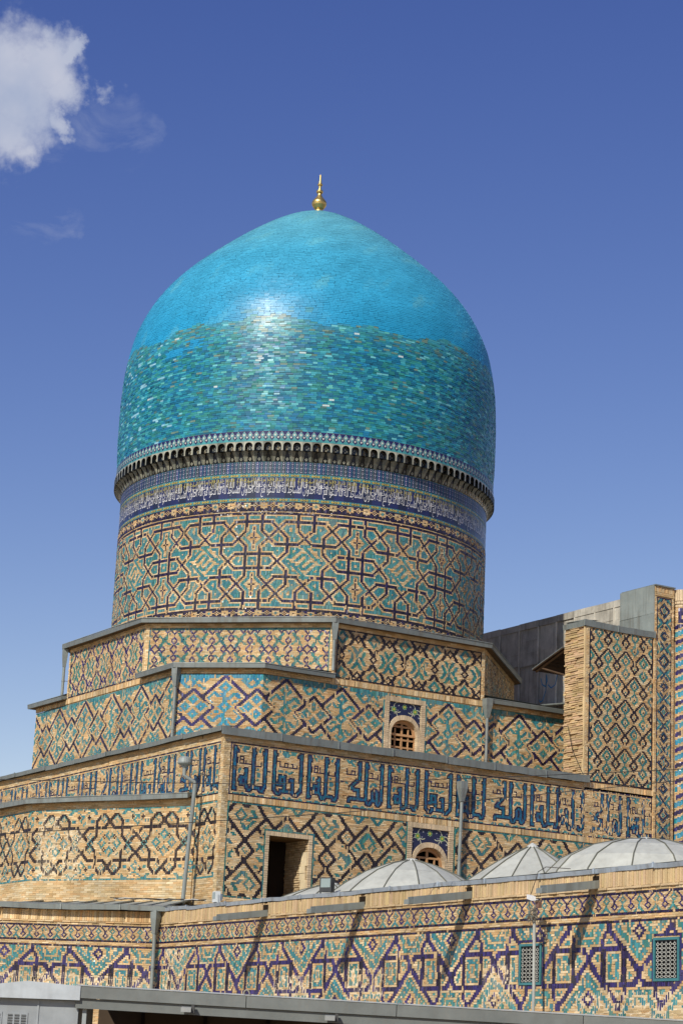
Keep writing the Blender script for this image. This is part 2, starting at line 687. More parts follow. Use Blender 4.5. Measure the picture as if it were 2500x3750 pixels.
def sweep(name, path, prof, mat, col, parent, wob=0.0, closed=False, cut=None):
    """sweep a closed (out, z) profile along a plan polyline whose outer side is to the right of travel"""
    P = [np.array(p, float) for p in path]
    n = len(P)
    rows = []
    g = random.Random(len(name) + n)
    for i in range(n):
        a = P[i] - P[i - 1] if (i > 0 or closed) else P[1] - P[0]
        b_ = P[(i + 1) % n] - P[i] if (i < n - 1 or closed) else P[-1] - P[-2]
        a, b_ = a / np.linalg.norm(a), b_ / np.linalg.norm(b_)
        na, nb = np.array([a[1], -a[0]]), np.array([b_[1], -b_[0]])
        m = (na + nb)
        m /= max(0.3, np.dot(m, na))
        dz = g.uniform(-wob, wob)
        do = g.uniform(-wob, wob)
        rows.append([(P[i][0] + m[0] * (o + do), P[i][1] + m[1] * (o + do), z + dz) for o, z in prof])
    mb = MB()
    k = len(prof)
    for i in range(n if closed else n - 1):
        r0, r1 = rows[i], rows[(i + 1) % n]
        for j in range(k):
            l = (j + 1) % k
            cc = col if not isinstance(col, list) else col[j % len(col)]
            mb.poly([r0[j], r1[j], r1[l], r0[l]], cc)
    if not closed:
        mb.poly(rows[0][::-1], col if not isinstance(col, list) else col[0])
        mb.poly(rows[-1], col if not isinstance(col, list) else col[0])
    o = mb.build(name, mat)
    if parent is not None:
        keep(o, parent)
    return o


def subdiv(path, step):
    out = []
    for p, q in zip(path, path[1:]):
        L = math.hypot(q[0] - p[0], q[1] - p[1])
        n = max(1, int(round(L / step)))
        for i in range(n):
            out.append((p[0] + (q[0] - p[0]) * i / n, p[1] + (q[1] - p[1]) * i / n))
    out.append(tuple(path[-1]))
    return out

# ------------------------------------------------------------------ ground
g_ = MB()
g_.poly([(-3000, -3000, 0), (3000, -3000, 0), (3000, 3000, 0), (-3000, 3000, 0)], lin(150, 138, 118))
gr = g_.build('ground', M_GROUND)
gr['kind'] = 'structure'
del gr['kind']
gr['kind'] = 'structure'

# plan of the building: X and Y run along its walls
XD, YD, HA = 37.559, 64.760, 7.302
X2, Y2 = XD - HA, YD - HA
K2, K3 = 1.938, 4.395
XA, YA = 29.5, 54.73
XW = 27.0
AX = (XD, YD)

# ------------------------------------------------------------------ the dome on its drum
dome = thing('turquoise_dome', 'large turquoise tiled dome on a patterned round drum with a gilded finial', 'dome', (XD, YD, 15.9))
VA = math.atan2(-YD, -XD)              # direction from the axis towards the square in front


def dloc(o, parent=dome, rz=0.0):
    """object whose mesh is written round the axis, z above the ground"""
    o.parent = parent
    o.location = (0, 0, -15.9)
    o.rotation_euler = (0, 0, rz)
    return o


prof = np.array([(6.70, 22.13), (6.735, 22.8), (6.745, 23.5), (6.745, 24.3), (6.71, 25.2), (6.655, 25.8), (6.56, 26.4), (6.42, 27.0),
                 (6.23, 27.5), (5.99, 28.0), (5.68, 28.5), (5.29, 29.0), (4.82, 29.5), (4.27, 30.0), (3.68, 30.5), (3.06, 31.0),
                 (2.42, 31.47), (1.72, 31.93), (1.05, 32.28), (0.5, 32.48), (0.16, 32.55)])
tt = np.linspace(0, 1, len(prof))
fine = []
for i in range(len(prof) - 1):          # Catmull-Rom
    p0, p1, p2, p3 = prof[max(i - 1, 0)], prof[i], prof[i + 1], prof[min(i + 2, len(prof) - 1)]
    for t in np.linspace(0, 1, 12, endpoint=False):
        fine.append(0.5 * ((2 * p1) + (p2 - p0) * t + (2 * p0 - 5 * p1 + 4 * p2 - p3) * t * t + (3 * p1 - p0 - 3 * p2 + p3) * t ** 3))
fine.append(prof[-1])
fine = np.array(fine)
seg = np.hypot(*np.diff(fine, axis=0).T)
S = np.concatenate([[0], np.cumsum(seg)])
tan = np.gradient(fine, S, axis=0)
tan /= np.linalg.norm(tan, axis=1)[:, None]


def dome_map(th, s, d):
    r, z = np.interp(s, S, fine[:, 0]), np.interp(s, S, fine[:, 1])
    tr, tz = np.interp(s, S, tan[:, 0]), np.interp(s, S, tan[:, 1])
    rr, zz = r + tz * d, z - tr * d
    return np.stack([rr * np.cos(th), rr * np.sin(th), zz], -1)


b = MB()
for i in range(0, len(fine) - 1, 3):
    pass
core = MB()
core.lathe([(r - 0.03, z) for r, z in fine[::4]], n=96, col=lin(70, 92, 96))
dloc(core.build('dome_core', M_STONE, None, True))

ch = 0.069
rows = int(S[-1] / ch)
bt0, bt1, bs0, bs1, bcol, bgap = [], [], [], [], [], []
gd = np.random.default_rng(21)
BL = lin(38, 146, 188)
UP1, UP2 = lin(72, 162, 188), lin(98, 170, 184)
LOWC = [lin(38, 134, 158), lin(48, 150, 168), lin(28, 116, 148), lin(54, 146, 140), lin(34, 128, 170), lin(66, 160, 172), lin(40, 126, 128), lin(30, 108, 136)]
LIGHT = [lin(98, 178, 184), lin(88, 170, 162), lin(104, 182, 190)]
BROWN = [lin(84, 124, 118), lin(92, 128, 116), lin(74, 112, 110), lin(104, 132, 118)]
for k in range(rows):
    s0 = k * ch
    sm = s0 + ch / 2
    r, z = np.interp(sm, S, fine[:, 0]), np.interp(sm, S, fine[:, 1])
    n = max(6, int(round(2 * math.pi * r / 0.195)))
    off = gd.random() * 2 * math.pi
    e = np.cumsum(gd.uniform(0.7, 1.3, n))
    e = off + np.concatenate([[0], e / e[-1]]) * 2 * math.pi
    th0, th1 = e[:-1], e[1:]
    tm = (th0 + th1) / 2
    rel = (tm - VA + math.pi) % (2 * math.pi) - math.pi       # angle from the viewer's side, + to the right
    wz = 26.05 + 0.13 * np.sin(tm * 5 + 1) + 0.10 * np.sin(tm * 13) + 0.05 * np.sin(tm * 41)
    c = np.zeros((n, 3))
    up_ = z > wz
    # upper zone: even turquoise paling towards the top
    f = np.clip((z - 26.0) / 4.2, 0, 1)
    f2 = np.clip((z - 29.0) / 3.0, 0, 1)
    base = BL * (1 - f) + UP1 * f
    base = base * (1 - f2) + UP2 * f2
    blot = wave(rel * r, np.full(n, sm), 77, 1.5)
    cu_ = base[None, :] * (1 + gd.normal(0, 0.035, n)[:, None]) * (1 + 0.05 * blot[:, None])
    dull = np.clip(blot - 0.9 + f2 * 0.8, 0, 1)[:, None] * 0.35
    cu_ = cu_ * (1 - dull) + lin(104, 166, 164) * dull
    # lower zone: every brick its own shade
    pick = np.array(LOWC)[gd.integers(0, len(LOWC), n)]
    q = gd.random(n)
    zf = np.clip((26.1 - z) / 0.9, 0, 1)                       # 0 at the seam, 1 well below
    wv = wave(rel * r, np.full(n, sm), 31, 3.0)
    cl = pick * (0.82 + gd.normal(0, 0.07, n)[:, None])
    mid = lin(84, 164, 172)
    cl = cl * (0.62 + 0.38 * zf) + mid * (0.38 * (1 - zf))
    br = q < (0.24 * (1 - zf) + 0.01 + 0.05 * np.clip(wv, 0, 1))
    cl[br] = np.array(BROWN)[gd.integers(0, 4, br.sum())]
    lt = (q > 0.972)
    cl[lt] = np.array(LIGHT)[gd.integers(0, 3, lt.sum())]
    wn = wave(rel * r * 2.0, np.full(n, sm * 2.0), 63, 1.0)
    pale_left = (rel < -0.75) & (wn > 0.9) & (gd.random(n) < 0.55) & (z < 25.8)
    cl[pale_left] = lin(136, 188, 204) * gd.uniform(0.8, 1.05, pale_left.sum())[:, None]  # paler bricks scattered over the left side of the dome
    chip = gd.random(n) < 0.003
    cl[chip] = lin(178, 196, 194)
    patch = (abs(rel + 0.62 + 0.02 * math.sin(k * 1.7)) < 0.055 + 0.025 * math.sin(k * 0.9)) & (25.2 < z) & (z < 25.58) & (gd.random(n) < .88)
    patch |= (abs(rel + 0.76) < 0.06) & (25.1 < z) & (z < 25.35)
    cl[patch] = lin(34, 140, 184)
    # scaffold holes made good in a duller glaze
    hole = np.zeros(n, bool)
    for a in (-0.375, -0.345, -0.30, -0.145, -0.045):
        hole |= (abs(rel - a - 0.02) < 0.014) & (abs(z - 26.42) < 0.08)
    cu_[hole] = lin(60, 140, 160)
    c[up_] = cu_[up_]
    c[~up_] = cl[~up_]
    g0 = np.where(up_, np.where(gd.random(n) < 0.30 * (z < 30.3), 0.010, 0.003), np.where(gd.random(n) < 0.06, 0.012, 0.003))
    bt0.append(th0 + 0.0025 / r)
    bt1.append(th1 - np.where(gd.random(n) < 0.12 * up_, 0.012, 0.003) / r)
    bs0.append(s0 + g0)
    bs1.append(np.full(n, s0 + ch - 0.002))
    bcol.append(c)
bt0, bt1, bs0, bs1, bcol = [np.concatenate(q) for q in (bt0, bt1, bs0, bs1, bcol)]
nb = len(bt0)
dd = gd.normal(0, 0.004, nb)
zz = np.interp(bs0, S, fine[:, 1])
tk = np.where(zz > 26.0, 0.0006, 0.0018)
dd = np.where(zz > 26.0, dd * .45, dd)
tu, tv = gd.normal(0, 1, nb) * tk * 1.4, gd.normal(0, 1, nb) * tk
cor = [dome_map(a, s, dd + su * tu + sv * tv) for a, s, su, sv in ((bt0, bs0, -1, -1), (bt1, bs0, 1, -1), (bt1, bs1, 1, 1), (bt0, bs1, -1, 1))]
cor += [dome_map(a, s, np.full(nb, -0.025)) for a, s in ((bt0, bs0), (bt1, bs0), (bt1, bs1), (bt0, bs1))]
BV = np.stack(cor, 1)
FQ = np.array([(0, 1, 2, 3), (4, 5, 1, 0), (5, 6, 2, 1), (6, 7, 3, 2), (7, 4, 0, 3)])
# the bricks that show largest (low on the side towards the square) are parts of their own
relb = ((bt0 + bt1) / 2 - VA + math.pi) % (2 * math.pi) - math.pi
score = np.where((zz > 22.2) & (zz < 24.2), np.abs(relb + 0.05), 9) + (zz - 22.2) * 0.05
own = np.argsort(score)[:300]
mask = np.ones(nb, bool)
mask[own] = False
idx = np.where(mask)[0]
V = BV[idx].reshape(-1, 3)
Q = (np.arange(len(idx)) * 8)[:, None, None] + FQ[None]
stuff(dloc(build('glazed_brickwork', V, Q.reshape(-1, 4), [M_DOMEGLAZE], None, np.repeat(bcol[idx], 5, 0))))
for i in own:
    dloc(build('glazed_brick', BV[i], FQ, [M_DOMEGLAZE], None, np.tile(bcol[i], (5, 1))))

# finial
fin = MB()
fin.lathe([(0.15, 32.50), (0.15, 32.72), (0.10, 32.76)], n=24, col=SAND)
ft = fin.build('finial', M_GOLD, None, True)
dloc(ft)
for nm, pr in (('gilded_ball', [(0.10, 32.74), (0.19, 32.79), (0.262, 32.90), (0.278, 32.98), (0.262, 33.05), (0.20, 33.14), (0.13, 33.22), (0.085, 33.31), (0.07, 33.40)]),
               ('collar', [(0.07, 33.39), (0.115, 33.41), (0.128, 33.455), (0.115, 33.50), (0.065, 33.52)]),
               ('stem', [(0.056, 33.5), (0.048, 33.6), (0.052, 33.70)]),
               ('collar', [(0.056, 33.69), (0.086, 33.705), (0.094, 33.735), (0.084, 33.765), (0.055, 33.79)]),
               ('spike', [(0.064, 33.78), (0.055, 33.82), (0.038, 33.92), (0.028, 34.06), (0.022, 34.13), (0.0, 34.14)])):
    q = MB()
    q.lathe(pr, n=28, col=SAND)
    o = q.build(nm, M_GOLD, None, True)
    o.parent = ft

# drum core, ledges
dc = MB()
dc.lathe([(6.488, 15.0), (6.488, 19.88), (6.47, 19.9), (6.47, 21.13), (6.50, 21.16), (6.50, 21.44), (6.62, 21.46), (6.62, 21.76), (6.70, 21.77), (6.70, 22.14), (6.6, 22.16)], n=160, col=lin(120, 108, 84))
dloc(dc.build('drum_core', M_STONE, None, True))


def ring_copies(me, n, name, span=2 * math.pi, first=0.0):
    for i in range(n):
        o = bpy.data.objects.new(name, me)
        C.objects.link(o)
        dloc(o, dome, VA + first + (i - n / 2) * span / n)


WHT, NAVY, TUR, DTUR, YEL = lin(200, 198, 182), lin(40, 38, 88), lin(70, 142, 146), lin(54, 118, 126), lin(184, 170, 84)
OUT = lambda r, a, z: (r * math.cos(a), r * math.sin(a), z)


def arc_poly(mb, pts, rad, col, mi=0):
    """flat shape on the drum: pts are (metres along the wall, height)"""
    mb.poly([(rad * math.cos(x / rad), rad * math.sin(x / rad), z) for x, z in pts], col, mi)


def lozenge(cx, cz, w, h, waist=0.0):
    if not waist:
        return [(cx, cz - h), (cx + w, cz), (cx, cz + h), (cx - w, cz)]
    return [(cx, cz - h), (cx + w * .45, cz - h * .55), (cx + w, cz), (cx + w * .45, cz + h * .55), (cx, cz + h), (cx - w * .45, cz + h * .55), (cx - w, cz), (cx - w * .45, cz - h * .55)]


# lozenge frieze under the dome
nl = 200
w_ = 2 * math.pi * 6.70 / nl
for var in range(2):
    t = MB()
    arc_poly(t, [(-w_ / 2, 21.785), (w_ / 2, 21.785), (w_ / 2, 21.96), (-w_ / 2, 21.96)], 6.712, TUR * (0.9 + 0.15 * var))
    arc_poly(t, [(-w_ / 2, 21.96), (w_ / 2, 21.96), (w_ / 2, 22.13), (-w_ / 2, 22.13)], 6.712, NAVY * (.8 + 0.2 * var))
    arc_poly(t, lozenge(0, 21.995, w_ * .41, .127, 1), 6.716, WHT * .9)
    arc_poly(t, lozenge(0, 21.995, w_ * .36, .115, 1), 6.720, TUR)
    arc_poly(t, lozenge(0, 22.0, w_ * .17, .05), 6.724, WHT)
    for s in (-1, 1):
        arc_poly(t, [(s * w_ / 2 - s * 0.0, 21.82), (s * w_ / 2, 22.0), (s * w_ / 2 - s * .075, 21.91)][::s], 6.721, NAVY)
        arc_poly(t, [(s * w_ / 2, 21.875), (s * w_ / 2, 21.955), (s * w_ / 2 - s * .033, 21.915)][::s], 6.725, WHT)
    me = t.mesh('lozenge_tile', [M_TILE])
    for i in range(var, nl, 2):
        o = bpy.data.objects.new('lozenge_tile', me)
        C.objects.link(o)
        dloc(o, dome, VA + (i - nl / 2) * 2 * math.pi / nl)

# stalactite cornice: a row of pointed niches with corbels between
nn = 132
wn_ = 2 * math.pi * 6.70 / nn


def arch_pts(hw, z0, zs, zt, n=7):
    """pointed arch from the left foot over the apex to the right foot"""
    L = [(-hw, z0)]
    for i in range(n + 1):
        t = i / n
        L.append((-hw * math.cos(t * math.pi / 2) ** 0.85 if i < n else 0.0, zs + (zt - zs) * math.sin(t * math.pi / 2)))
    return L + [(-x, z) for x, z in L[:-1][::-1]]


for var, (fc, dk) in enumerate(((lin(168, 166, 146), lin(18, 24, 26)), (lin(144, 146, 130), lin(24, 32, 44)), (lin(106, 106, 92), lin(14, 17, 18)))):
    t = MB()
    RF, RB = 6.765, 6.62
    P = lambda x, z, r: (r * math.cos(x / 6.7), r * math.sin(x / 6.7), z)
    A = arch_pts(wn_ * .40, 21.46, 21.60, 21.735)
    top = 21.765
    hw = wn_ / 2
    outer = [(-hw, z) if x < -1e-6 else ((hw, z) if x > 1e-6 else (0, top)) for x, z in A]
    outer = [(-hw, 21.46)] + [(-hw + hw * i / 8, top) if i > 3 else (-hw, 21.46 + (top - 21.46) * i / 3) for i in range(1, 9)]
    inner = A[:len(A) // 2 + 1]
    for sgn in (1, -1):
        for (a0, a1), (b0, b1) in zip(zip(outer, outer[1:]), zip(inner, inner[1:])):
            q = [P(sgn * a0[0], a0[1], RF), P(sgn * b0[0], b0[1], RF), P(sgn * b1[0], b1[1], RF), P(sgn * a1[0], a1[1], RF)]
            t.poly(q if sgn > 0 else q[::-1], fc)
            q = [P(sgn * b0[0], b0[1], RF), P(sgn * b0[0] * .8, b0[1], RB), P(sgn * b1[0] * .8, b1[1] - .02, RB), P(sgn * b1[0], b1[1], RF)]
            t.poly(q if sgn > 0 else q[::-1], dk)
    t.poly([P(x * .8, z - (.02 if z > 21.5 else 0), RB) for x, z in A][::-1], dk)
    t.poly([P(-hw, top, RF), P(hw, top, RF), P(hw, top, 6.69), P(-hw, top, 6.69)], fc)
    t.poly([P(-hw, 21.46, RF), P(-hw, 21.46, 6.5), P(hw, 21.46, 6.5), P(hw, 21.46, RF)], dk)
    for x, z, a, c in ((0.0, 21.63, .025, .045), (0.0, 21.535, .022, .03), (-.06, 21.58, .016, .05), (.06, 21.58, .016, .05)):
        t.poly([P(x, z - c, RB + .012), P(x + a, z, RB + .012), P(x, z + c, RB + .012), P(x - a, z, RB + .012)], fc * .8)
    me = t.mesh('niche', [M_TILE])
    # corbel below
    u = MB()
    K = [(-hw, 21.455), (hw, 21.455)]
    for s in (-1, 1):
        q = [P(s * hw, 21.455, 6.755), P(s * hw * .2, 21.455, 6.65), P(s * hw * .45, 21.30, 6.56), P(s * hw, 21.30, 6.60)]
        u.poly(q[::-1] if s > 0 else q, fc * .5 + dk)  # upper face darker: the shade below the niches is put into its colour
        q = [P(s * hw, 21.30, 6.60), P(s * hw * .45, 21.30, 6.56), P(s * hw * .7, 21.16, 6.51), P(s * hw, 21.16, 6.515)]
        u.poly(q[::-1] if s > 0 else q, fc * .7 + lin(60, 70, 64) * .3)
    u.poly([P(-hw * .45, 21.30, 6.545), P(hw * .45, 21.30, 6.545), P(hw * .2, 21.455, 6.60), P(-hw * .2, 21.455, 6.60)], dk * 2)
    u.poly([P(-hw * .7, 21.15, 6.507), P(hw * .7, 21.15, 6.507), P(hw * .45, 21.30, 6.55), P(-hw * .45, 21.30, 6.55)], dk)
    for s, cc in ((1, fc), (.66, dk), (.38, fc)):
        u.poly([P(0, 21.225 - .06 * s, 6.533 - s * .004), P(.05 * s, 21.225, 6.54 - s * .004), P(0, 21.225 + .06 * s, 6.548 - s * .004), P(-.05 * s, 21.225, 6.54 - s * .004)], cc)
    me2 = u.mesh('corbel', [M_TILE])
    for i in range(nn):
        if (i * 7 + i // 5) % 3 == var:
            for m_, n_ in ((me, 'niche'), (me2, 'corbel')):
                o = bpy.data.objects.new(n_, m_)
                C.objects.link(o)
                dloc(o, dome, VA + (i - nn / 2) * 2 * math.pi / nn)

# row of blue colonnette panels
npn = 280
wp = 2 * math.pi * 6.49 / npn
for var in range(4):
    t = MB()
    z0, z1 = 20.735, 21.148
    fcol = [lin(32, 37, 78), lin(38, 47, 78), lin(32, 37, 58), lin(36, 38, 94)][var]
    arc_poly(t, [(-wp / 2, z0), (wp / 2, z0), (wp / 2, z1), (-wp / 2, z1)], 6.490, [DTUR, TUR * .9, lin(120, 140, 130), DTUR][var])
    arc_poly(t, [(-wp * .43, z0 + .015), (wp * .43, z0 + .015), (wp * .43, z1 - .015), (-wp * .43, z1 - .015)], 6.496, fcol)
    zc = z0 + .055
    for j in range(6):
        s = .020 if j % 2 else .030
        arc_poly(t, lozenge(0, zc, s * .9, s), 6.500, lin(176, 178, 184) * (.62 + .1 * var))
        if j % 2 == 0:
            for sx in (-1, 1):
                arc_poly(t, lozenge(sx * .034, zc + .022, .009, .016), 6.500, lin(170, 170, 190) * .8)
        zc += .064
    me = t.mesh('blue_panel', [M_TILE])
    for i in range(npn):
        if (i * 13 + i // 7) % 4 == var:
            o = bpy.data.objects.new('blue_panel', me)
            C.objects.link(o)
            dloc(o, dome, VA + (i - npn / 2) * 2 * math.pi / npn)

# yellow chain borders above and below the inscription
nc_ = 120
wc = 2 * math.pi * 6.49 / nc_
for zc in (20.675, 19.85):
    for var in range(2):
        t = MB()
        arc_poly(t, [(-wc / 2, zc - .058), (wc / 2, zc - .058), (wc / 2, zc + .058), (-wc / 2, zc + .058)], 6.491, lin(74, 140, 142))
        arc_poly(t, [(-wc * .48, zc), (-wc * .36, zc - .04), (wc * .36, zc - .04), (wc * .48, zc), (wc * .36, zc + .04), (-wc * .36, zc + .04)], 6.495, lin(50, 46, 76))
        for x in (-.28, 0, .28):
            arc_poly(t, lozenge(x * wc, zc, wc * .165, .042), 6.499, YEL * (1 - .18 * var))
            arc_poly(t, lozenge(x * wc, zc, wc * .07, .018), 6.502, lin(90, 66, 40) if x == 0 else lin(150, 140, 80))
        me = t.mesh('border_tile', [M_TILE])
        for i in range(nc_):
            if (i * 5 + i // 4) % 2 == var:
                o = bpy.data.objects.new('border_tile', me)
                C.objects.link(o)
                dloc(o, dome, VA + (i - nc_ / 2) * 2 * math.pi / nc_)

# inscription band: blue ground with white thuluth lettering and a yellow line of small letters above
ib = MB()
for i in range(126):
    a0, a1 = VA + (i - 63) * 2 * math.pi / 126, VA + (i - 62) * 2 * math.pi / 126
    cc = [lin(36, 42, 84), lin(34, 40, 72), lin(42, 48, 90), lin(32, 38, 62)][(i * 7) % 4]
    ib.poly([OUT(6.488, a0, 19.908), OUT(6.488, a1, 19.908), OUT(6.488, a1, 20.617), OUT(6.488, a0, 20.617)], cc)
band = dloc(ib.build('inscription_band', M_TILE))

AR = {'ا': ('FE8D', 'FE8E'), 'ب': ('FE8F', 'FE90', 'FE91', 'FE92'), 'ت': ('FE95', 'FE96', 'FE97', 'FE98'), 'ج': ('FE9D', 'FE9E', 'FE9F', 'FEA0'),
      'ح': ('FEA1', 'FEA2', 'FEA3', 'FEA4'), 'د': ('FEA9', 'FEAA'), 'ر': ('FEAD', 'FEAE'), 'س': ('FEB1', 'FEB2', 'FEB3', 'FEB4'),
      'ع': ('FEC9', 'FECA', 'FECB', 'FECC'), 'ف': ('FED1', 'FED2', 'FED3', 'FED4'), 'ق': ('FED5', 'FED6', 'FED7', 'FED8'), 'ك': ('FED9', 'FEDA', 'FEDB', 'FEDC'),
      'ل': ('FEDD', 'FEDE', 'FEDF', 'FEE0'), 'م': ('FEE1', 'FEE2', 'FEE3', 'FEE4'), 'ن': ('FEE5', 'FEE6', 'FEE7', 'FEE8'), 'ه': ('FEE9', 'FEEA', 'FEEB', 'FEEC'),
      'و': ('FEED', 'FEEE'), 'ى': ('FEEF', 'FEF0'), 'ي': ('FEF1', 'FEF2', 'FEF3', 'FEF4')}


def shape(word):
    out = []
    for i, ch_ in enumerate(word):
        if ch_ not in AR:
            out.append(ch_)
            continue
        prev = i > 0 and word[i - 1] in AR and len(AR[word[i - 1]]) == 4
        nxt = i + 1 < len(word) and word[i + 1] in AR and len(AR[ch_]) == 4
        k = (3 if nxt else 1) if prev else (2 if nxt else 0)
        out.append(chr(int(AR[ch_][k], 16)))
    return ''.join(out)[::-1]


def text_mesh(s, width, height, bold=0.0):
    cu = bpy.data.curves.new('t', 'FONT')
    cu.body = s
    cu.size = 1
    cu.resolution_u = 2
    cu.offset = bold
    o = bpy.data.objects.new('t', cu)
    C.objects.link(o)
    dg = bpy.context.evaluated_depsgraph_get()
    me = bpy.data.meshes.new_from_object(o.evaluated_get(dg))
    v = np.array([p.co[:] for p in me.vertices])
    f = [list(p.vertices) for p in me.polygons]
    bpy.data.objects.remove(o)
    bpy.data.curves.remove(cu)
    bpy.data.meshes.remove(me)
    v[:, 0] = (v[:, 0] - v[:, 0].min()) / np.ptp(v[:, 0]) * width
    v[:, 1] = (v[:, 1] - v[:, 1].min()) / np.ptp(v[:, 1]) * height
    return v[:, :2], f


words = ['قال', 'الله', 'تبارك', 'وتعالى', 'وان', 'المساجد', 'لله', 'فلا', 'تدعوا', 'مع', 'الله', 'احدا']
low = ' '.join(shape(w) for w in words[4:][::-1])
mid_ = ' '.join(shape(w) for w in words[:4][::-1])
SEC = 2 * math.pi * 6.49 / 20
try:
    tx1 = text_mesh(low, SEC * 1.0, 0.43, 0.0)
    tx2 = text_mesh(mid_, SEC * 0.96, 0.26, 0.0)
    tx3 = text_mesh(mid_, SEC * 0.98, 0.12, 0.0)
except Exception as ex:
    print('text failed', ex)
    tx1 = tx2 = tx3 = None


def letters(name, parts, col):
    t = MB()
    for (v, f), x0, z0 in parts:
        for q in f:
            t.poly([(6.50 * math.cos((v[i][0] + x0) / 6.5), 6.50 * math.sin((v[i][0] + x0) / 6.5), z0 + v[i][1]) for i in q], col)
    return t


if tx1:
    t = letters('lettering', [(tx1, -SEC / 2, 19.93), (tx2, -SEC / 2 + .04, 20.22)], lin(204, 204, 204))
    gl_ = random.Random(4)
    x = -SEC / 2 + .03
    while x < SEC / 2 - .03:                     # tall shafts of the alifs and lams, some slanting
        sl_ = gl_.choice([0, 0, 0, 0, .03, -.03, .06])
        za, zb = 20.2 + gl_.uniform(0, .22), 20.60
        arc_poly(t, [(x, za), (x + .009, za), (x + sl_ + .012, zb), (x + sl_, zb)], 6.503, lin(196, 194, 184) if gl_.random() < .55 else lin(178, 168, 104))
        x += gl_.choice([.035, .04, .08, .12, .05])
    arc_poly(t, [(-SEC / 2, 20.335), (SEC / 2 * .2, 20.335), (SEC / 2 * .2, 20.350), (-SEC / 2, 20.350)], 6.504, lin(200, 198, 186))
    me = t.mesh('lettering', [M_TILE])
    t = letters('lettering', [(tx3, -SEC / 2, 20.46)], lin(186, 174, 92))
    arc_poly(t, [(-SEC / 2, 20.445), (SEC / 2, 20.445), (SEC / 2, 20.458), (-SEC / 2, 20.458)], 6.505, lin(180, 168, 90))
    me2 = t.mesh('small_lettering', [M_TILE])
    for i in range(20):
        for m_, n_ in ((me, 'lettering'), (me2, 'small_lettering')):
            o = bpy.data.objects.new(n_, m_)
            C.objects.link(o)
            o.parent = band
            o.rotation_euler = (0, 0, VA + (i - 9.5) * 2 * math.pi / 20 + 0.02)

# drum brickwork: woven navy strapwork with turquoise filling, 12 repeats round the drum
PW, PH = 72, 68
q = Grid(PW, PH)
for sx in (1, -1):
    for sy in (1, -1):
        T = lambda pts: [(x if sx > 0 else 72 - x, 34 + sy * y) for x, y in pts]
        for ln in ([(5.3, 0), (5.3, 11), (17.6, 23), (22.5, 27.7), (36, 27.7)], [(0, 5), (12.5, 5), (17.5, 0)],
                   [(0, 27.7), (12.7, 27.7), (23.5, 17), (23.5, 6), (17.5, 0)], [(5.5, 34), (5.5, 21.5), (15.5, 11.5), (30.5, 11.5), (36, 16.8)],
                   [(30.5, 34), (30.5, 21.5), (36, 16.2)]):
            q.line(T(ln), 1, 2, 2, True)
q.a[:1] = 1
q.a[-1:] = 1
big = np.concatenate([q.a, q.a, q.a], 1)
dist = distance(big == 1, 9, True)[:, PW:2 * PW]
q.a[(q.a == 0) & ((dist == 2) | (dist == 3))] = 2
q.a[(q.a == 0) & (dist == 6)] = 2
for sy in (1, -1):                              # crosses with navy beads on the box axis
    for x0 in (0, 72):
        cy = 34 + sy * 16.5
        for yy in range(-9, 10):
            for xx in range(-9, 10):
                m = abs(xx) + abs(yy)
                inside = (abs(xx) <= 2 and abs(yy) <= 9) or m <= 8
                if inside and 0 <= x0 + xx < 72:
                    rim = not ((abs(xx) <= 1 and abs(yy) <= 8) or m <= 5)
                    q.put(x0 + xx, cy + yy, 2 if rim else 0)
        for yy in (-7, -6, -4, -3, 3, 4, 6, 7):
            q.put(x0 % 72, cy + yy, 1)
        for xx, yy in ((0, 1), (0, -1), (1, 0), (-1, 0), (0, 2), (0, -2), (2, 0), (-2, 0)):
            q.put((x0 + xx) % 72, cy + yy, 1)
for yy in range(-12, 13):                       # key meander in the big lozenge
    for xx in range(-12, 13):
        if abs(xx) + abs(yy) <= 13:
            q.put(36 + xx, 34 + yy, 0)
for pts in ([(30, 34), (36, 40), (39, 37), (36, 34), (33, 31)], [(42, 34), (36, 28), (33, 31)], [(26, 36), (33, 43)], [(28, 32), (25, 34)], [(46, 32), (39, 25)], [(44, 36), (47, 34)],
            [(34, 45), (38, 45)], [(38, 23), (34, 23)], [(36, 44), (42, 38), (45, 36)], [(36, 24), (30, 30), (27, 32)]):
    q.line(pts, 2, 2)
drum_pat = np.roll(np.tile(q.a, (1, 8)), 0, 1)
cw = 2 * math.pi * 6.5 / (12 * PW)
TH0 = VA - 4 * math.pi / 6 + R(15.77)


def drum_map(z0, rad=6.5):
    def f(u, v, d):
        th = TH0 + u / 6.5
        return np.stack([(rad + d) * np.cos(th), (rad + d) * np.sin(th), z0 + v], -1)
    return f


def drum_face(name, a, cv, z0, **kw):
    V, Q, c, mi = brick_arrays(merge(a, 4, 3), cw, cv, drum_map(z0), **kw)
    return stuff(dloc(build(name, V, Q, [M_BRICK, M_GLAZE], None, c, mi)))


drum_face('drum_brickwork', drum_pat, 3.20 / PH, 16.19, seed=41, lost=0.015, proud=0.003)
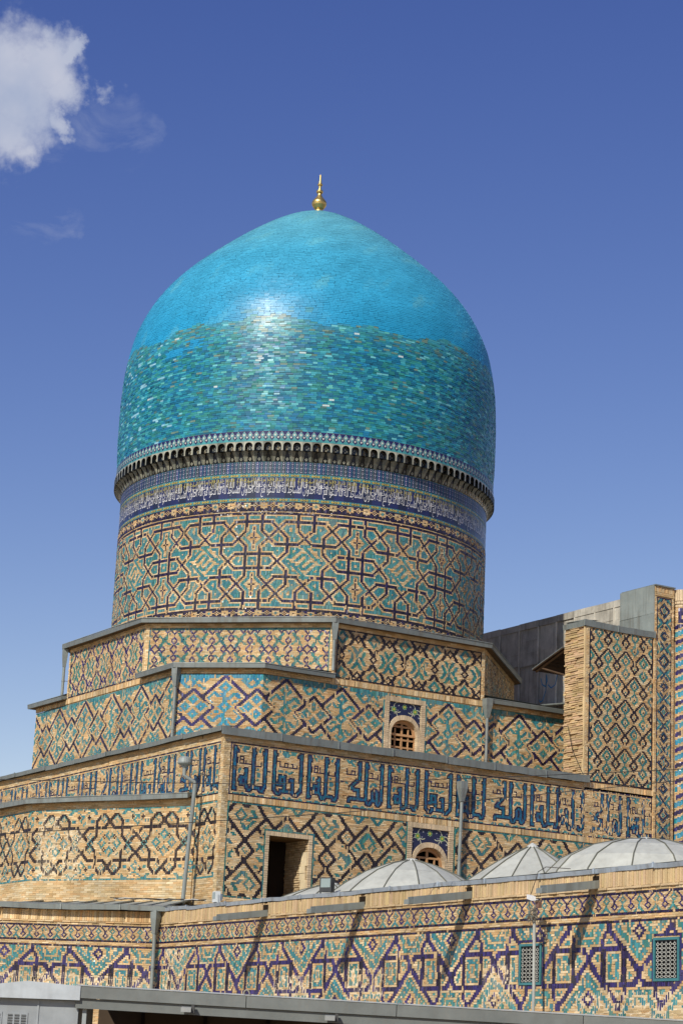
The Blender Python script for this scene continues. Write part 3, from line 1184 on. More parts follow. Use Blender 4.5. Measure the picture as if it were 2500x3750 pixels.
# narrow star borders over and under it
bw_, bh_ = 24, 8
sb = Grid(bw_, bh_, 1)
for x0, r_, mid_c in ((6, 3, 0), (18, 3, 2)):
    sb.disc(x0, 4, r_, 0)
    sb.put(x0 - 4, 4, 0); sb.put(x0 + 4, 4, 0)
    for dx, dy in ((2, 2), (-2, 2), (2, -2), (-2, -2)):
        sb.put(x0 + dx, 4 + dy, 0)
    sb.put(x0, 4, 1 if mid_c == 0 else 2)
    if mid_c:
        sb.disc(x0, 4, 1, 2)
for x0 in (0, 12, 24):
    for dx, dy in ((0, 0), (1, 1), (-1, 1), (1, -1), (-1, -1), (0, 2), (0, -2)):
        sb.put((x0 + dx) % 24, 4 + dy, 0)
sb.a[0] = 1
sb.a[-1] = 1
row = np.tile(sb.a, (1, 24))
drum_face('star_border', row, 0.30 / bh_, 19.485, seed=43)
drum_face('star_border', row, 0.25 / bh_, 15.93, seed=44)
ln_ = np.zeros((3, 576), int)
ln_[0] = 1
ln_[2] = 1
drum_face('line_border', ln_, 0.095 / 3, 19.39, seed=45)


# ------------------------------------------------------------------ pattern painters
BIGBEAD = ('...#...', '..###..', '.##.##.', '##...##', '#.....#', '##...##', '.##.##.', '..###..', '...#...')
BEAD = ('..#..', '.###.', '##.##', '#...#', '##.##', '.###.', '..#..')


def stamp(g, art, cx, cy, code):
    for j, row in enumerate(art):
        for i, ch_ in enumerate(row):
            if ch_ == '#':
                g.put(cx + i - len(row) // 2, cy + j - len(art) // 2, code)


def pat_cross(w, h, x0, y0):
    """navy bead triples, alternately lying and standing, between turquoise pinwheels; lattice of 16 cells"""
    g = Grid(w, h)
    for i in range(-w // 16 - 2, w // 16 + 3):
        for j in range(-h // 16 - 2, h // 16 + 3):
            cx, cy = x0 + 16 * i, y0 + 16 * j
            lying = (i + j) % 2 == 0
            stamp(g, BIGBEAD, cx, cy, 10)
            for s in (-6, 6):
                stamp(g, BEAD, cx + (s if lying else 0), cy + (0 if lying else s + (1 if s > 0 else -1)), 10)
            px, py = cx + 8, cy + 8
            m = 1 if (i + j) % 2 else -1
            g.line([(px - 5, py - 4 * m), (px + 5, py + 4 * m)], 4, 2)
            g.line([(px - 4 * m, py + 6), (px + 4 * m, py - 6)], 4, 2)
            g.disc(px, py, 2, 4)
            g.put(px, py, 1)
    return g


def pat_snow(w, h, x0, y0, ink, tq):
    """turquoise eight-armed flakes between navy crossed chains and turquoise lozenges; lattice 26"""
    g = Grid(w, h)
    for i in range(-w // 26 - 2, w // 26 + 3):
        for j in range(-h // 26 - 2, h // 26 + 3):
            cx, cy = x0 + 26 * i, y0 + 26 * j
            g.ring(cx, cy, 1, tq, 1)
            for s in (1, -1):
                g.line([(cx, cy + s), (cx, cy + 3 * s)], tq, 2)
                g.line([(cx, cy + 3 * s), (cx + 4, cy + 8 * s)], tq, 2)
                g.line([(cx, cy + 3 * s), (cx - 4, cy + 8 * s)], tq, 2)
                g.line([(cx + 3 * s, cy), (cx + 7 * s, cy + 5)], tq, 2)
                g.line([(cx + 3 * s, cy), (cx + 7 * s, cy - 5)], tq, 2)
            vx = cx + 13
            g.ring(vx, cy, 3, ink, 2)
            for s in (1, -1):
                g.line([(vx, cy + 3 * s), (vx + 4, cy + 8 * s)], ink, 2)
                g.line([(vx, cy + 3 * s), (vx - 4, cy + 8 * s)], ink, 2)
            hy = cy + 13
            g.ring(cx, hy, 3, ink, 2)
            for s in (1, -1):
                g.line([(cx + 3 * s, hy), (cx + 7 * s, hy + 5)], ink, 2)
                g.line([(cx + 3 * s, hy), (cx + 7 * s, hy - 5)], ink, 2)
            g.ring(vx, hy, 5, tq, 3)
            g.put(vx, hy, 0)
    return g


def pat_key(w, h, x0, y0, ink, tq):
    """wide navy lozenges holding a turquoise key, cut by small lozenges with four petals; period 40"""
    g = Grid(w, h)
    for i in range(-w // 40 - 2, w // 40 + 3):
        cx = x0 + 40 * i
        # chevron remnants at the upper and lower edge
        for s in (1, -1):
            for dx in (-6, 0, 6):
                g.ring(cx + 20 + dx, y0 + s * 19, 3, tq, 3)
            g.line([(cx + 20 - 9, y0 + s * 19), (cx + 20 - 3, y0 + s * 13)], tq, 2)
            g.line([(cx + 20 + 3, y0 + s * 16), (cx + 20 + 8, y0 + s * 12)], tq, 2)
            g.line([(cx + 20 - 3, y0 + s * 13), (cx + 20 + 1, y0 + s * 17)], tq, 2)
            g.line([(cx + 20 - 15, y0 + s * 21), (cx + 20 + 15, y0 + s * 21)], tq, 2)
        for sx in (1, -1):
            for sy in (1, -1):
                g.line([(cx, y0 + sy * 21.5), (cx + sx * 14.5, y0 + sy * 7)], ink, 2)
        sxm = cx + 20
        for sx in (1, -1):
            for sy in (1, -1):
                g.line([(sxm, y0 + sy * 12.5), (sxm + sx * 12.5, y0)], ink, 2)
        for dx, dy in ((0, 5), (0, -5), (5, 0), (-5, 0)):
            g.ring(sxm + dx, y0 + dy, 3, tq, 4)
            g.put(sxm + dx, y0 + dy, 0)
        g.disc(sxm, y0, 1, 0)
        g.ring(cx, y0 + 13, 4, tq, 3)
        g.ring(cx, y0 - 13, 4, tq, 3)
        g.ring(cx, y0, 4, tq, 3)
        g.line([(cx - 2, y0 + 10), (cx + 1, y0 + 6), (cx, y0 + 4)], tq, 3)
        g.line([(cx + 2, y0 - 10), (cx - 1, y0 - 6), (cx, y0 - 4)], tq, 3)
        for s in (1, -1):
            g.line([(cx + s * 2, y0 + s * 5), (cx + s * 7, y0 + s * 10), (cx + s * 10, y0 + s * 6)], tq, 2)
            g.line([(cx + s * 5, y0 + s * 3), (cx + s * 7, y0 + s * 4)], tq, 2)
            g.line([(cx - s * 3, y0 + s * 7), (cx - s * 7, y0 + s * 11), (cx - s * 11, y0 + s * 6), (cx - s * 7, y0 + s * 2)], tq, 2)
            g.line([(cx - s * 13, y0 + s * 4), (cx - s * 9, y0)], tq, 2)
            g.line([(cx + s * 9, y0 + s * 1), (cx + s * 13, y0 - s * 3)], tq, 2)
    return clear_edge(g)


def pat_pinwheel(w, h, x0, y0):
    """navy diagonals knotted round small lozenges, filled with turquoise keys; period 57"""
    g = Grid(w, h)
    D = 28.4
    for i in range(-1, w // 57 + 2):
        cx = x0 + 57 * i
        for sx in (1, -1):
            for sy in (1, -1):
                T = lambda pts: [(cx + sx * x, y0 + sy * y) for x, y in pts]
                g.line(T([(-6, 0), (0, 6), (8.2, 14), (14.2, 20), (8.2, 26.5), (6, 29)]), 7, 2)
                g.line(T([(D, -6), (22.4, 0), (14.2, 8), (8.2, 14)]), 7, 2)
                g.line(T([(20.2, 14), (14.2, 20)]), 7, 2)
                g.line(T([(14.2, 8), (20.2, 14), (D, 22.2)]), 7, 2)
                g.ring(cx + int(round(sx * 14.2)), y0 + sy * 14, 2, 4, 1)
                # turquoise fillings
                g.line(T([(14.2, 2.5), (18, -1)]), 4, 2)
                g.line(T([(D, 17.5), (23, 12)]), 4, 2)
                g.line(T([(D, 17.5), (D, 16)]), 4, 2)
                g.line(T([(17, 27), (D, 16 + 22 - 12.5)] if False else [(16.5, 29), (21.2, 23.5), (27, 29)]), 4, 2)
                g.line(T([(21.2, 28), (21.2, 29)]), 7, 2)
        g.ring(cx, y0, 2, 4, 1)
        g.ring(cx + int(D), y0, 2, 4, 1)
        for s in (1, -1):
            # key left and right of the standing lozenge
            g.line([(cx + s * 9, y0 + 5 * s), (cx + s * 16, y0 - 2 * s), (cx + s * 12, y0 - 6 * s), (cx + s * 9, y0 - 3 * s)], 4, 2)
            g.line([(cx + s * 15, y0 + 5 * s), (cx + s * 18, y0 + 2 * s)], 4, 2)
            g.line([(cx + s * 8, y0 + 1 * s), (cx + s * 11, y0 + 3 * s)], 4, 2)
            g.line([(cx + s * 7, y0 - 8 * s), (cx + s * 10, y0 - 11 * s)], 4, 2)
            g.line([(cx + s * 11, y0 + 9 * s), (cx + s * 8, y0 + 11 * s)], 4, 2)
            g.line([(cx + s * 18, y0 - 7 * s), (cx + s * 14, y0 - 11 * s)], 4, 2)
            g.line([(cx + s * 20, y0 + 6 * s), (cx + s * 17, y0 + 9 * s)], 4, 2)
            # above and below the standing lozenge
            g.ring(cx - 4 * s, y0 + 20 * s, 4, 4, 2)
            g.line([(cx - 3 * s, y0 + 16 * s), (cx, y0 + 12 * s), (cx + 6 * s, y0 + 18 * s)], 4, 2)
            g.line([(cx + 1 * s, y0 + 17 * s), (cx + 4 * s, y0 + 20 * s)], 4, 2)
            g.line([(cx + 7 * s, y0 + 19 * s), (cx + 4 * s, y0 + 24 * s)], 4, 2)
            g.line([(cx - 3, y0 + s * 28), (cx, y0 + s * 25), (cx + 3, y0 + s * 28)], 7, 2)
            # inside the peak over the lying lozenge
            hx = cx + int(D)
            g.ring(hx + 4 * s, y0 + 9 * s, 3, 4, 2)
            g.line([(hx - 4 * s, y0 + 12 * s), (hx - 1 * s, y0 + 8 * s)], 4, 2)
            g.line([(hx - 8 * s, y0 + 11 * s), (hx - 4 * s, y0 + 7 * s)], 4, 2)
            g.line([(hx + 1 * s, y0 + 16 * s), (hx - 3 * s, y0 + 12 * s)], 4, 2)
    clear_edge(g)
    g.frame(4, 1)
    return g


def pat_girih(w, h, x0, y0):
    """navy star-and-hexagon strapwork with turquoise flowers and small navy crosses; period 42"""
    g = Grid(w, h)
    for i in range(-1, w // 42 + 3):
        cx = x0 + 42 * i
        for s in (1, -1):
            g.line([(cx - 4, y0 + s * 9.8), (cx, y0 + s * 13.6), (cx + 4.5, y0 + s * 19), (cx + 9.8, y0 + s * 14.5), (cx + 9.8, y0 + s * 5), (cx + 21, y0 - s * 5.5), (cx + 26, y0 - s * 9.8), (cx + 38, y0 - s * 9.8)], 7, 2)
            g.line([(cx + 4, y0 + s * 9.8), (cx, y0 + s * 13.6), (cx - 4.5, y0 + s * 19), (cx - 9.8, y0 + s * 14.5), (cx - 9.8, y0 + s * 5), (cx - 21, y0 - s * 5.5), (cx - 26, y0 - s * 9.8), (cx - 38, y0 - s * 9.8)], 7, 2)
            g.line([(cx + 4, y0 + s * 9.8), (cx + 16, y0 + s * 9.8)], 7, 2)
            g.line([(cx - 4, y0 + s * 9.8), (cx - 16, y0 + s * 9.8)], 7, 2)
    for i in range(-1, w // 42 + 3):
        cx = x0 + 42 * i
        for dx, dy in ((0, 5), (0, -5), (6, 0), (-6, 0)):
            g.ring(cx + dx, y0 + dy, 3, 2, 2)
        g.put(cx, y0, 7)
        for sx in (1, -1):
            for sy in (1, -1):
                for ax, ay in ((0, 0), (1, 0), (-1, 0), (0, 1), (0, -1)):
                    g.put(cx + sx * 4 + ax, y0 + sy * 5 + ay if False else y0 + sy * 4 + ay, 7) if abs(ax) + abs(ay) else None
                    g.put(cx + 21 + sx * 4 + ax, y0 + sy * 16 + ay, 7)
                g.put(cx + sx * 7, y0 + sy * 6, 2); g.put(cx + sx * 6, y0 + sy * 7, 2)
                g.ring(cx + sx * 5, y0 + sy * 15, 2, 2, 1)
                g.ring(cx + 21 + sx * 6, y0 + sy * 4 if False else y0, 2, 2, 1)
                g.line([(cx + 21 + sx * 11, y0 + sy * 18), (cx + 21 + sx * 8, y0 + sy * 21)], 2, 2)
                g.line([(cx + 13 + (21 - 13) * (sx + 1), y0 + sy * 13), (cx + 14 + (21 - 14) * (sx + 1), y0 + sy * 15)], 2, 2)
        for sy in (1, -1):
            g.ring(cx + 21, y0 + sy * 14, 3, 2, 2)
            g.line([(cx + 21 - 7, y0 + sy * 21), (cx + 21, y0 + sy * 17), (cx + 21 + 7, y0 + sy * 21)], 2, 1)
            g.put(cx + 21, y0 + sy * 20, 7)
            g.ring(cx + 15, y0 + sy * 4, 2, 2, 1)
            g.ring(cx + 27, y0 + sy * 4, 2, 2, 1)
    g.a[0] = 2
    g.a[-1] = 2
    return g


def pat_rhomb(w, h, x0, y0):
    """black rhombic net with small knots and doubled turquoise rings; lattice 14 x 15"""
    g = Grid(w, h)
    for i in range(-w // 14 - 2, w // 14 + 3):
        for j in range(-h // 15 - 2, h // 15 + 3):
            cx, cy = x0 + 14 * i + (7 if j % 2 else 0), y0 + 15 * j
            for e in (0, 1):
                g.ring(cx, cy + e, 3, 7, 1)
            g.put(cx, cy, 4)
            for s in (1, -1):
                g.line([(cx + .5, cy + 4), (cx + .5 + s * 7, cy + 11)], 7, 2, None, True)
                g.line([(cx + .5, cy - 4), (cx + .5 + s * 7, cy - 11)], 7, 2, None, True)
            for s in (1, -1):
                for e in (0, 1):
                    g.ring(cx + 7, cy + s * 4 + e, 3, 4, 1)
                g.put(cx + 7, cy + s * 4, 7)
            g.put(cx + 7, cy, 4)
    g.a[0] = 7
    g.a[:, 0] = 7
    g.a[:, -1] = 7
    return g


def pat_zigzag(w, h, peaks):
    """peaks: (x of the peak, +1 when the wide chevron lies to its right)"""
    g = Grid(w, h)
    top = h - 1
    wn, nn_ = 8, 3
    def half(px, d, y0, s):
        T = lambda pts: [(px + d * x, y0 + s * y) for x, y in pts]
        g.line(T([(0, 0), (0, -2)]), 10, 3)
        g.line(T([(0, -2), (8, -10), (16.5, -19.5)]), 10, 2)
        g.line(T([(0, -2), (-nn_, -6), (-nn_, -10)]), 10, 2, 2, True)
        g.line(T([(-nn_, -9), (-nn_, -24)]), 1, 2)
        g.line(T([(wn, -10), (wn, -24)]), 1, 2)
        g.line(T([(wn, -10), (-8, -10)]), 10, 2)
        g.line(T([(-8, -10), (-11, -14), (-16, -20)]), 10, 2)
    def fill(px, d, y0, s):
        cx, cn = px + d * 16.5, px - d * 11
        K = lambda x, y: (x, y0 + s * y)
        L = lambda *p: g.line([K(*q) for q in p], 2, 2)
        L((cx - 12, -4), (cx - .5, -15.5)); L((cx + 12, -4), (cx + .5, -15.5))
        for e in (-1, 1):
            g.ring(int(cx + e * 9), int(y0 - s * 3), 3, 2, 2)
            L((cx + e * 5, -6), (cx + e * 1, -10)); L((cx + e * 4, -1), (cx + e * 6, -4)); L((cx + e * 3, -4), (cx + e * 5, -3))
            L((cn + e * 7.5, -1.5), (cn + e * .5, -9)); L((cn + e * 4, -1.5), (cn + e * .5, -5))
            L((cn + e * 6, -6), (cn + e * 4, -8))
        g.ring(int(cx), int(y0 - s * 12), 1, 2, 1)
        L((cx - 8, -8), (cx - 5, -5)); L((cx + 8, -8), (cx + 5, -5)); L((cx - 3, -9), (cx - .5, -11.5)); L((cx + 3, -9), (cx + .5, -11.5))
        g.ring(int(cx), int(y0 - s * 4), 3, 10, 2)
        g.ring(int(round(px + d * 2.5)), int(y0 - s * 7), 2, 2, 2)
        g.ring(int(round(px - d * 6)), int(y0 - s * 13), 2, 2, 2)
        g.ring(int(round(px + d * 11.5)), int(y0 - s * 18), 2, 2, 2)
        L((px + d * 11, -14.5), (px + d * 11, -20))
    for px, d in peaks:
        fill(px, d, top, 1)
        fill(px + d * 5.5, -d, top - 34, -1)
        mx = px + d * 2.75
        for ex in (-1, 1):
            for ey in (-1, 1):
                g.rect(mx + ex * 3.3 - 1, top - 16.5 + ey * 4.6 - 1, mx + ex * 3.3 + 1, top - 16.5 + ey * 4.6 + 1, 2)
                g.put(mx + ex * 1.6, top - 16.5 + ey * 5.6, 2)
                g.put(mx + ex * 1.2, top - 16.5 + ey * 2.6, 2)
        g.ring(int(round(mx)), int(top - 17), 2, 2, 2)
        g.put(mx, top - 12, 2); g.put(mx, top - 22, 2); g.put(mx - 3, top - 17, 2); g.put(mx + 3, top - 17, 2)
    for px, d in peaks:
        half(px, d, top, 1)
        half(px + d * 5.5, -d, top - 34, -1)
    ds = distance(np.pad(np.isin(g.a, (1, 10)), 8, mode='edge'), 5, True)[8:-8, 8:-8]
    yy, xx = np.mgrid[0:h, 0:w]
    g.a[(g.a == 2) & (ds < 5)] = 0
    g.a[(g.a == 0) & ((ds == 2) | (ds == 3)) & ((xx * 3 + yy * 5) % 17 > 2)] = 2
    g.a[-1] = 1
    return g


def pat_band(w, h, x0, per=16):
    g = Grid(w, h)
    for i in range(-1, w // per + 2):
        cx = x0 + per * i
        g.line([(cx - 5, h - 2), (cx, h - 7)], 10, 2, 2, True)
        g.line([(cx + 5, h - 2), (cx, h - 7)], 10, 2, 2, True)
        g.line([(cx - 2, h - 2), (cx + 2, h - 2)], 0, 1)
        g.line([(cx, h - 7), (cx, h - 9)], 10, 2)
        g.ring(cx, h - 12, 3, 10, 2)
        g.put(cx, h - 12, 0)
        tx = cx + per // 2
        g.ring(tx, h - 7, 3, 2, 2)
        g.line([(tx, h - 10), (tx, h - 12), (tx - 5, h - 17)], 2, 2)
        g.line([(tx, h - 12), (tx + 5, h - 17)], 2, 2)
        g.put(tx, h - 3, 2)
    g.a[:2] = 1
    g.a[-2:] = 1
    return g


KUF = {
    'q': (28, [[(2.5, 35), (2.5, 8), (6, 4), (9, 7), (18, 7), (21.5, 4), (25.5, 8), (25.5, 35)], [(4, 32), (3, 34)], [(24, 32), (25, 34)],
               [(11.5, 7), (11.5, 18), (7.5, 18), (7.5, 13), (11.5, 13)], [(18.5, 7), (18.5, 17), (17, 15)], [(6, 12), (8, 12)]],
          [[(5, 29), (7, 29), (7, 25), (22, 25), (22, 30)], [(11, 25), (11, 28), (14, 28), (14, 25)], [(18, 28), (18, 25)], [(17, 28), (18, 28)]],
          [[(10, 36), (13, 33), (16, 36)], [(7, 22), (9, 22)], [(13, 22), (15, 21)], [(17, 21), (19, 23)]]),
    'l': (31, [[(2.5, 35), (2.5, 4), (4, 6)], [(4, 31), (3, 33)], [(8, 13), (8, 9), (12, 9), (12, 14), (8, 14), (6.5, 11)], [(12, 9), (12, 21), (10.5, 18)], [(12, 9), (15, 4), (18, 7.5), (18, 35)],
               [(19.5, 31), (18, 33)], [(18, 7.5), (23, 7), (25.5, 4), (28, 8), (28, 35)], [(26.5, 31), (28, 33)]],
          [[(5, 24), (5, 29)], [(7, 25), (7, 29), (10, 29), (10, 24)], [(8, 27), (10, 27)], [(12, 29), (12, 24)], [(7, 24), (16, 24)], [(20, 23), (25, 23), (25, 27)], [(20, 23), (20, 27)]],
          [[(5, 17), (8, 21)], [(22, 12), (22, 14)], [(22, 15), (21, 17), (22, 19), (23, 17), (22, 15)], [(22, 20), (22, 22)], [(8, 36), (11, 33)], [(22, 36), (24, 34)]]),
    'm': (37, [[(14.5, 35), (14.5, 24), (6, 16), (13.5, 15), (13.5, 8)], [(13, 33), (14, 34)], [(5, 5), (6, 8), (20, 7.5)], [(20.5, 35), (20.5, 7.5), (23, 4), (26, 8)], [(22, 31), (21, 33)],
               [(26.5, 8), (26.5, 14), (28, 16.5), (30.5, 14), (30.5, 8)], [(26, 8), (30, 8), (31.5, 4), (34, 8), (34, 35)], [(33, 31), (34, 33)]],
          [[(3, 31), (3, 26), (11, 26)], [(7, 26), (7, 29), (10, 29), (10, 26)], [(23, 25), (31, 25), (31, 29)], [(24, 29), (26, 29), (26, 25)]],
          [[(3, 20), (6, 18)], [(24, 18), (27, 22)], [(30, 18), (28, 22)], [(6, 36), (9, 33)], [(26, 35), (29, 32)], [(10, 19), (11, 19)]]),
}


def pat_kufic(w, h, start, order='qlml', first=0):
    """tall square Kufic: blue strokes outlined in navy, small navy words between the shafts"""
    body = Grid(w, h)
    thin = Grid(w, h)
    orn = Grid(w, h)
    x = start
    k = first
    while x > 0:
        k = (k - 1) % len(order)
        x -= KUF[order[k]][0] + 2.25
    while x < w:
        wd, bl, tn, om = KUF[order[k]]
        for ln in bl:
            body.line([(x + a, c if c < 30 else c + 2) for a, c in ln], 3, 2, 2, True)
        for ln in tn:
            thin.line([(x + a, c) for a, c in ln], 1, 1)
        for ln in om:
            orn.line([(x + a, c) for a, c in ln], 2, 2)
        thin.line([(x + wd, 20), (x + wd + 2, 20)], 1, 1)
        for a in range(4, wd, 7):
            orn.line([(x + a - 2, 1), (x + a, 3), (x + a + 2, 1)], 2, 2, 2)
            orn.line([(x + a - 1, 38), (x + a + 1, 35), (x + a + 3, 38)], 2, 2, 2)
        x += wd + 2.25
        k = (k + 1) % len(order)
    b_ = body.a == 3
    g = Grid(w, h)
    g.a[(orn.a == 2)] = 2
    near = grow(grow(b_, True), True)
    g.a[near & (g.a == 2)] = 0
    g.a[grow(b_, True)] = 1
    g.a[thin.a == 1] = 1
    g.a[b_] = 3
    g.frame(1, 1)
    return g


# ------------------------------------------------------------------ helpers for building dressings
def eave(parent, path, z, out=0.24, fascia=0.13, col=ZINC * 0.62):
    """sheet-metal eave: boarded soffit, fascia and a thin bright lip, laid in lengths"""
    pts = [np.array(p, float) for p in path]
    sweep('eave_soffit', path, [(-0.05, z - fascia + 0.015), (out - 0.02, z - fascia + 0.015), (out - 0.02, z - fascia + 0.03), (-0.05, z - fascia + 0.03)], M_WOOD, lin(110, 88, 62), parent)
    pp = subdiv(path, 1.9)
    g = random.Random(int(z * 100))
    sweep('eave_sheet', pp, [(out - 0.015, z - fascia), (out + 0.01, z - fascia), (out + 0.02, z), (out - 0.03, z + 0.012), (-0.3, z + 0.10), (-0.3, z + 0.085)], M_METAL, col, parent, wob=0.010)
    sweep('eave_lip', pp, [(out + 0.004, z + 0.004), (out + 0.034, z + 0.002), (out + 0.034, z + 0.018), (out - 0.06, z + 0.03)], M_METAL, ZINC, parent, wob=0.010)


def metal_lengths(parent, A, B, z0, z1, out, n, name='gutter_sheet', col=ZINC * 0.72, back=0.35, seed=1):
    """coping of flat sheets, one part per length, each a little out of line with the next"""
    A, B = np.array(A, float), np.array(B, float)
    U = (B - A) / np.linalg.norm(B - A)
    Nn = np.array([U[1], -U[0]])
    L = np.linalg.norm(B - A)
    g = random.Random(seed)
    e = [0] + sorted((i + g.uniform(-.12, .12)) * L / n for i in range(1, n)) + [L]
    for i in range(n):
        a, b2 = e[i] - 0.02, e[i + 1]
        h0, h1 = g.uniform(-.018, .018), g.uniform(-.018, .018)
        o0, o1 = out + g.uniform(-.01, .01) + .004 * (i % 2), out + g.uniform(-.01, .01) + .004 * (i % 2)
        P = lambda s, o, z: (A[0] + U[0] * s + Nn[0] * o, A[1] + U[1] * s + Nn[1] * o, z)
        mb = MB()
        m = (a + b2) / 2
        c = col * g.uniform(.92, 1.08)
        ss = [(a + (b2 - a) * f, o0 + (o1 - o0) * f + (g.uniform(-.012, .014) if 0 < f < 1 else 0), h0 + (h1 - h0) * f + (g.uniform(-.014, .008) if 0 < f < 1 else 0)) for f in (0, .22, .45, .7, 1)]
        for (s0, q0, g0), (s1, q1, g1) in zip(ss, ss[1:]):
            mb.poly([P(s0, q0 - .02, z0 + g0), P(s1, q1 - .02, z0 + g1), P(s1, q1, z1 + g1), P(s0, q0, z1 + g0)], c)
            mb.poly([P(s0, q0, z1 + g0), P(s1, q1, z1 + g1), P(s1, -back, z1 + .06), P(s0, -back, z1 + .06)], c)
            mb.poly([P(s0, q0 - .02, z0 + g0), P(s0, q0 - .04, z0 + g0), P(s1, q1 - .04, z0 + g1), P(s1, q1 - .02, z0 + g1)], c)
            mb.poly([P(s0, q0 - .04, z0 + g0), P(s0, -.02, z1 - .02), P(s1, -.02, z1 - .02), P(s1, q1 - .04, z0 + g1)], c)
        for s, q, hh in (ss[0], ss[-1]):
            mb.poly([P(s, q - .02, z0 + hh), P(s, q, z1 + hh), P(s, -back, z1 + .06), P(s, -.02, z1 - .02), P(s, q - .04, z0 + hh)], c)
        # standing seam at the end
        mb.box(P(b2 - .035, o1 - .004, z0 + h1 - .004), U3(U, .04), U3(Nn, .022), (0, 0, z1 - z0 + .02), c * 1.12)
        keep(mb.build(name, M_METAL), parent)


def U3(u, s):
    return (u[0] * s, u[1] * s, 0)


def downpipe(parent, x, y, n, ztop, zbot, r=0.055, fun=0.13, lean=0.0, off=0.12, name='downpipe', col=ZINC * 0.8):
    """square hopper on top of a round pipe of jointed lengths; n = outward normal"""
    n = np.array([n[0], n[1]], float)
    n /= np.linalg.norm(n)
    t = np.array([-n[1], n[0]])
    cx, cy = x + n[0] * off, y + n[1] * off
    mb = MB()
    zf = ztop - 0.62
    ws = [(fun, ztop), (fun * .95, ztop - .22), (r * 1.05, zf)]
    for (w0, za), (w1, zb) in zip(ws, ws[1:]):
        P = lambda w, z: [(cx + t[0] * w * i + n[0] * w * j, cy + t[1] * w * i + n[1] * w * j, z) for i, j in ((-1, -1), (1, -1), (1, 1), (-1, 1))]
        a, b2 = P(w0, za), P(w1, zb)
        for i in range(4):
            j = (i + 1) % 4
            mb.poly([b2[i], b2[j], a[j], a[i]], col)
    mb.poly(P(fun, ztop), col * .5)
    hop = keep(mb.build(name, M_METAL), parent)
    k = max(1, int((zf - zbot) / 0.9))
    mb = MB()
    mb.tube([(cx, cy, zf + .02), (cx + lean, cy, zbot)], r, 12, col)
    pipe = mb.build('pipe', M_METAL, None, True)
    pipe.parent = hop
    for i in range(1, k + 1):
        f = i / (k + 1)
        z = zf + (zbot - zf) * f
        mb = MB()
        mb.lathe([(r * 1.02, -.035), (r * 1.16, -.03), (r * 1.16, .03), (r * 1.02, .035)], (cx + lean * f, cy, z), 12, col * .95)
        o = mb.build('pipe_joint', M_METAL, None, True)
        o.parent = hop
        mb = MB()
        mb.box((cx + lean * f - n[0] * off - .008, cy - n[1] * off - .008, z - .008), U3(n, off), U3(t, .016), (0, 0, .016), col * .6)
        o = mb.build('pipe_bracket', M_METAL)
        o.parent = hop
    return hop


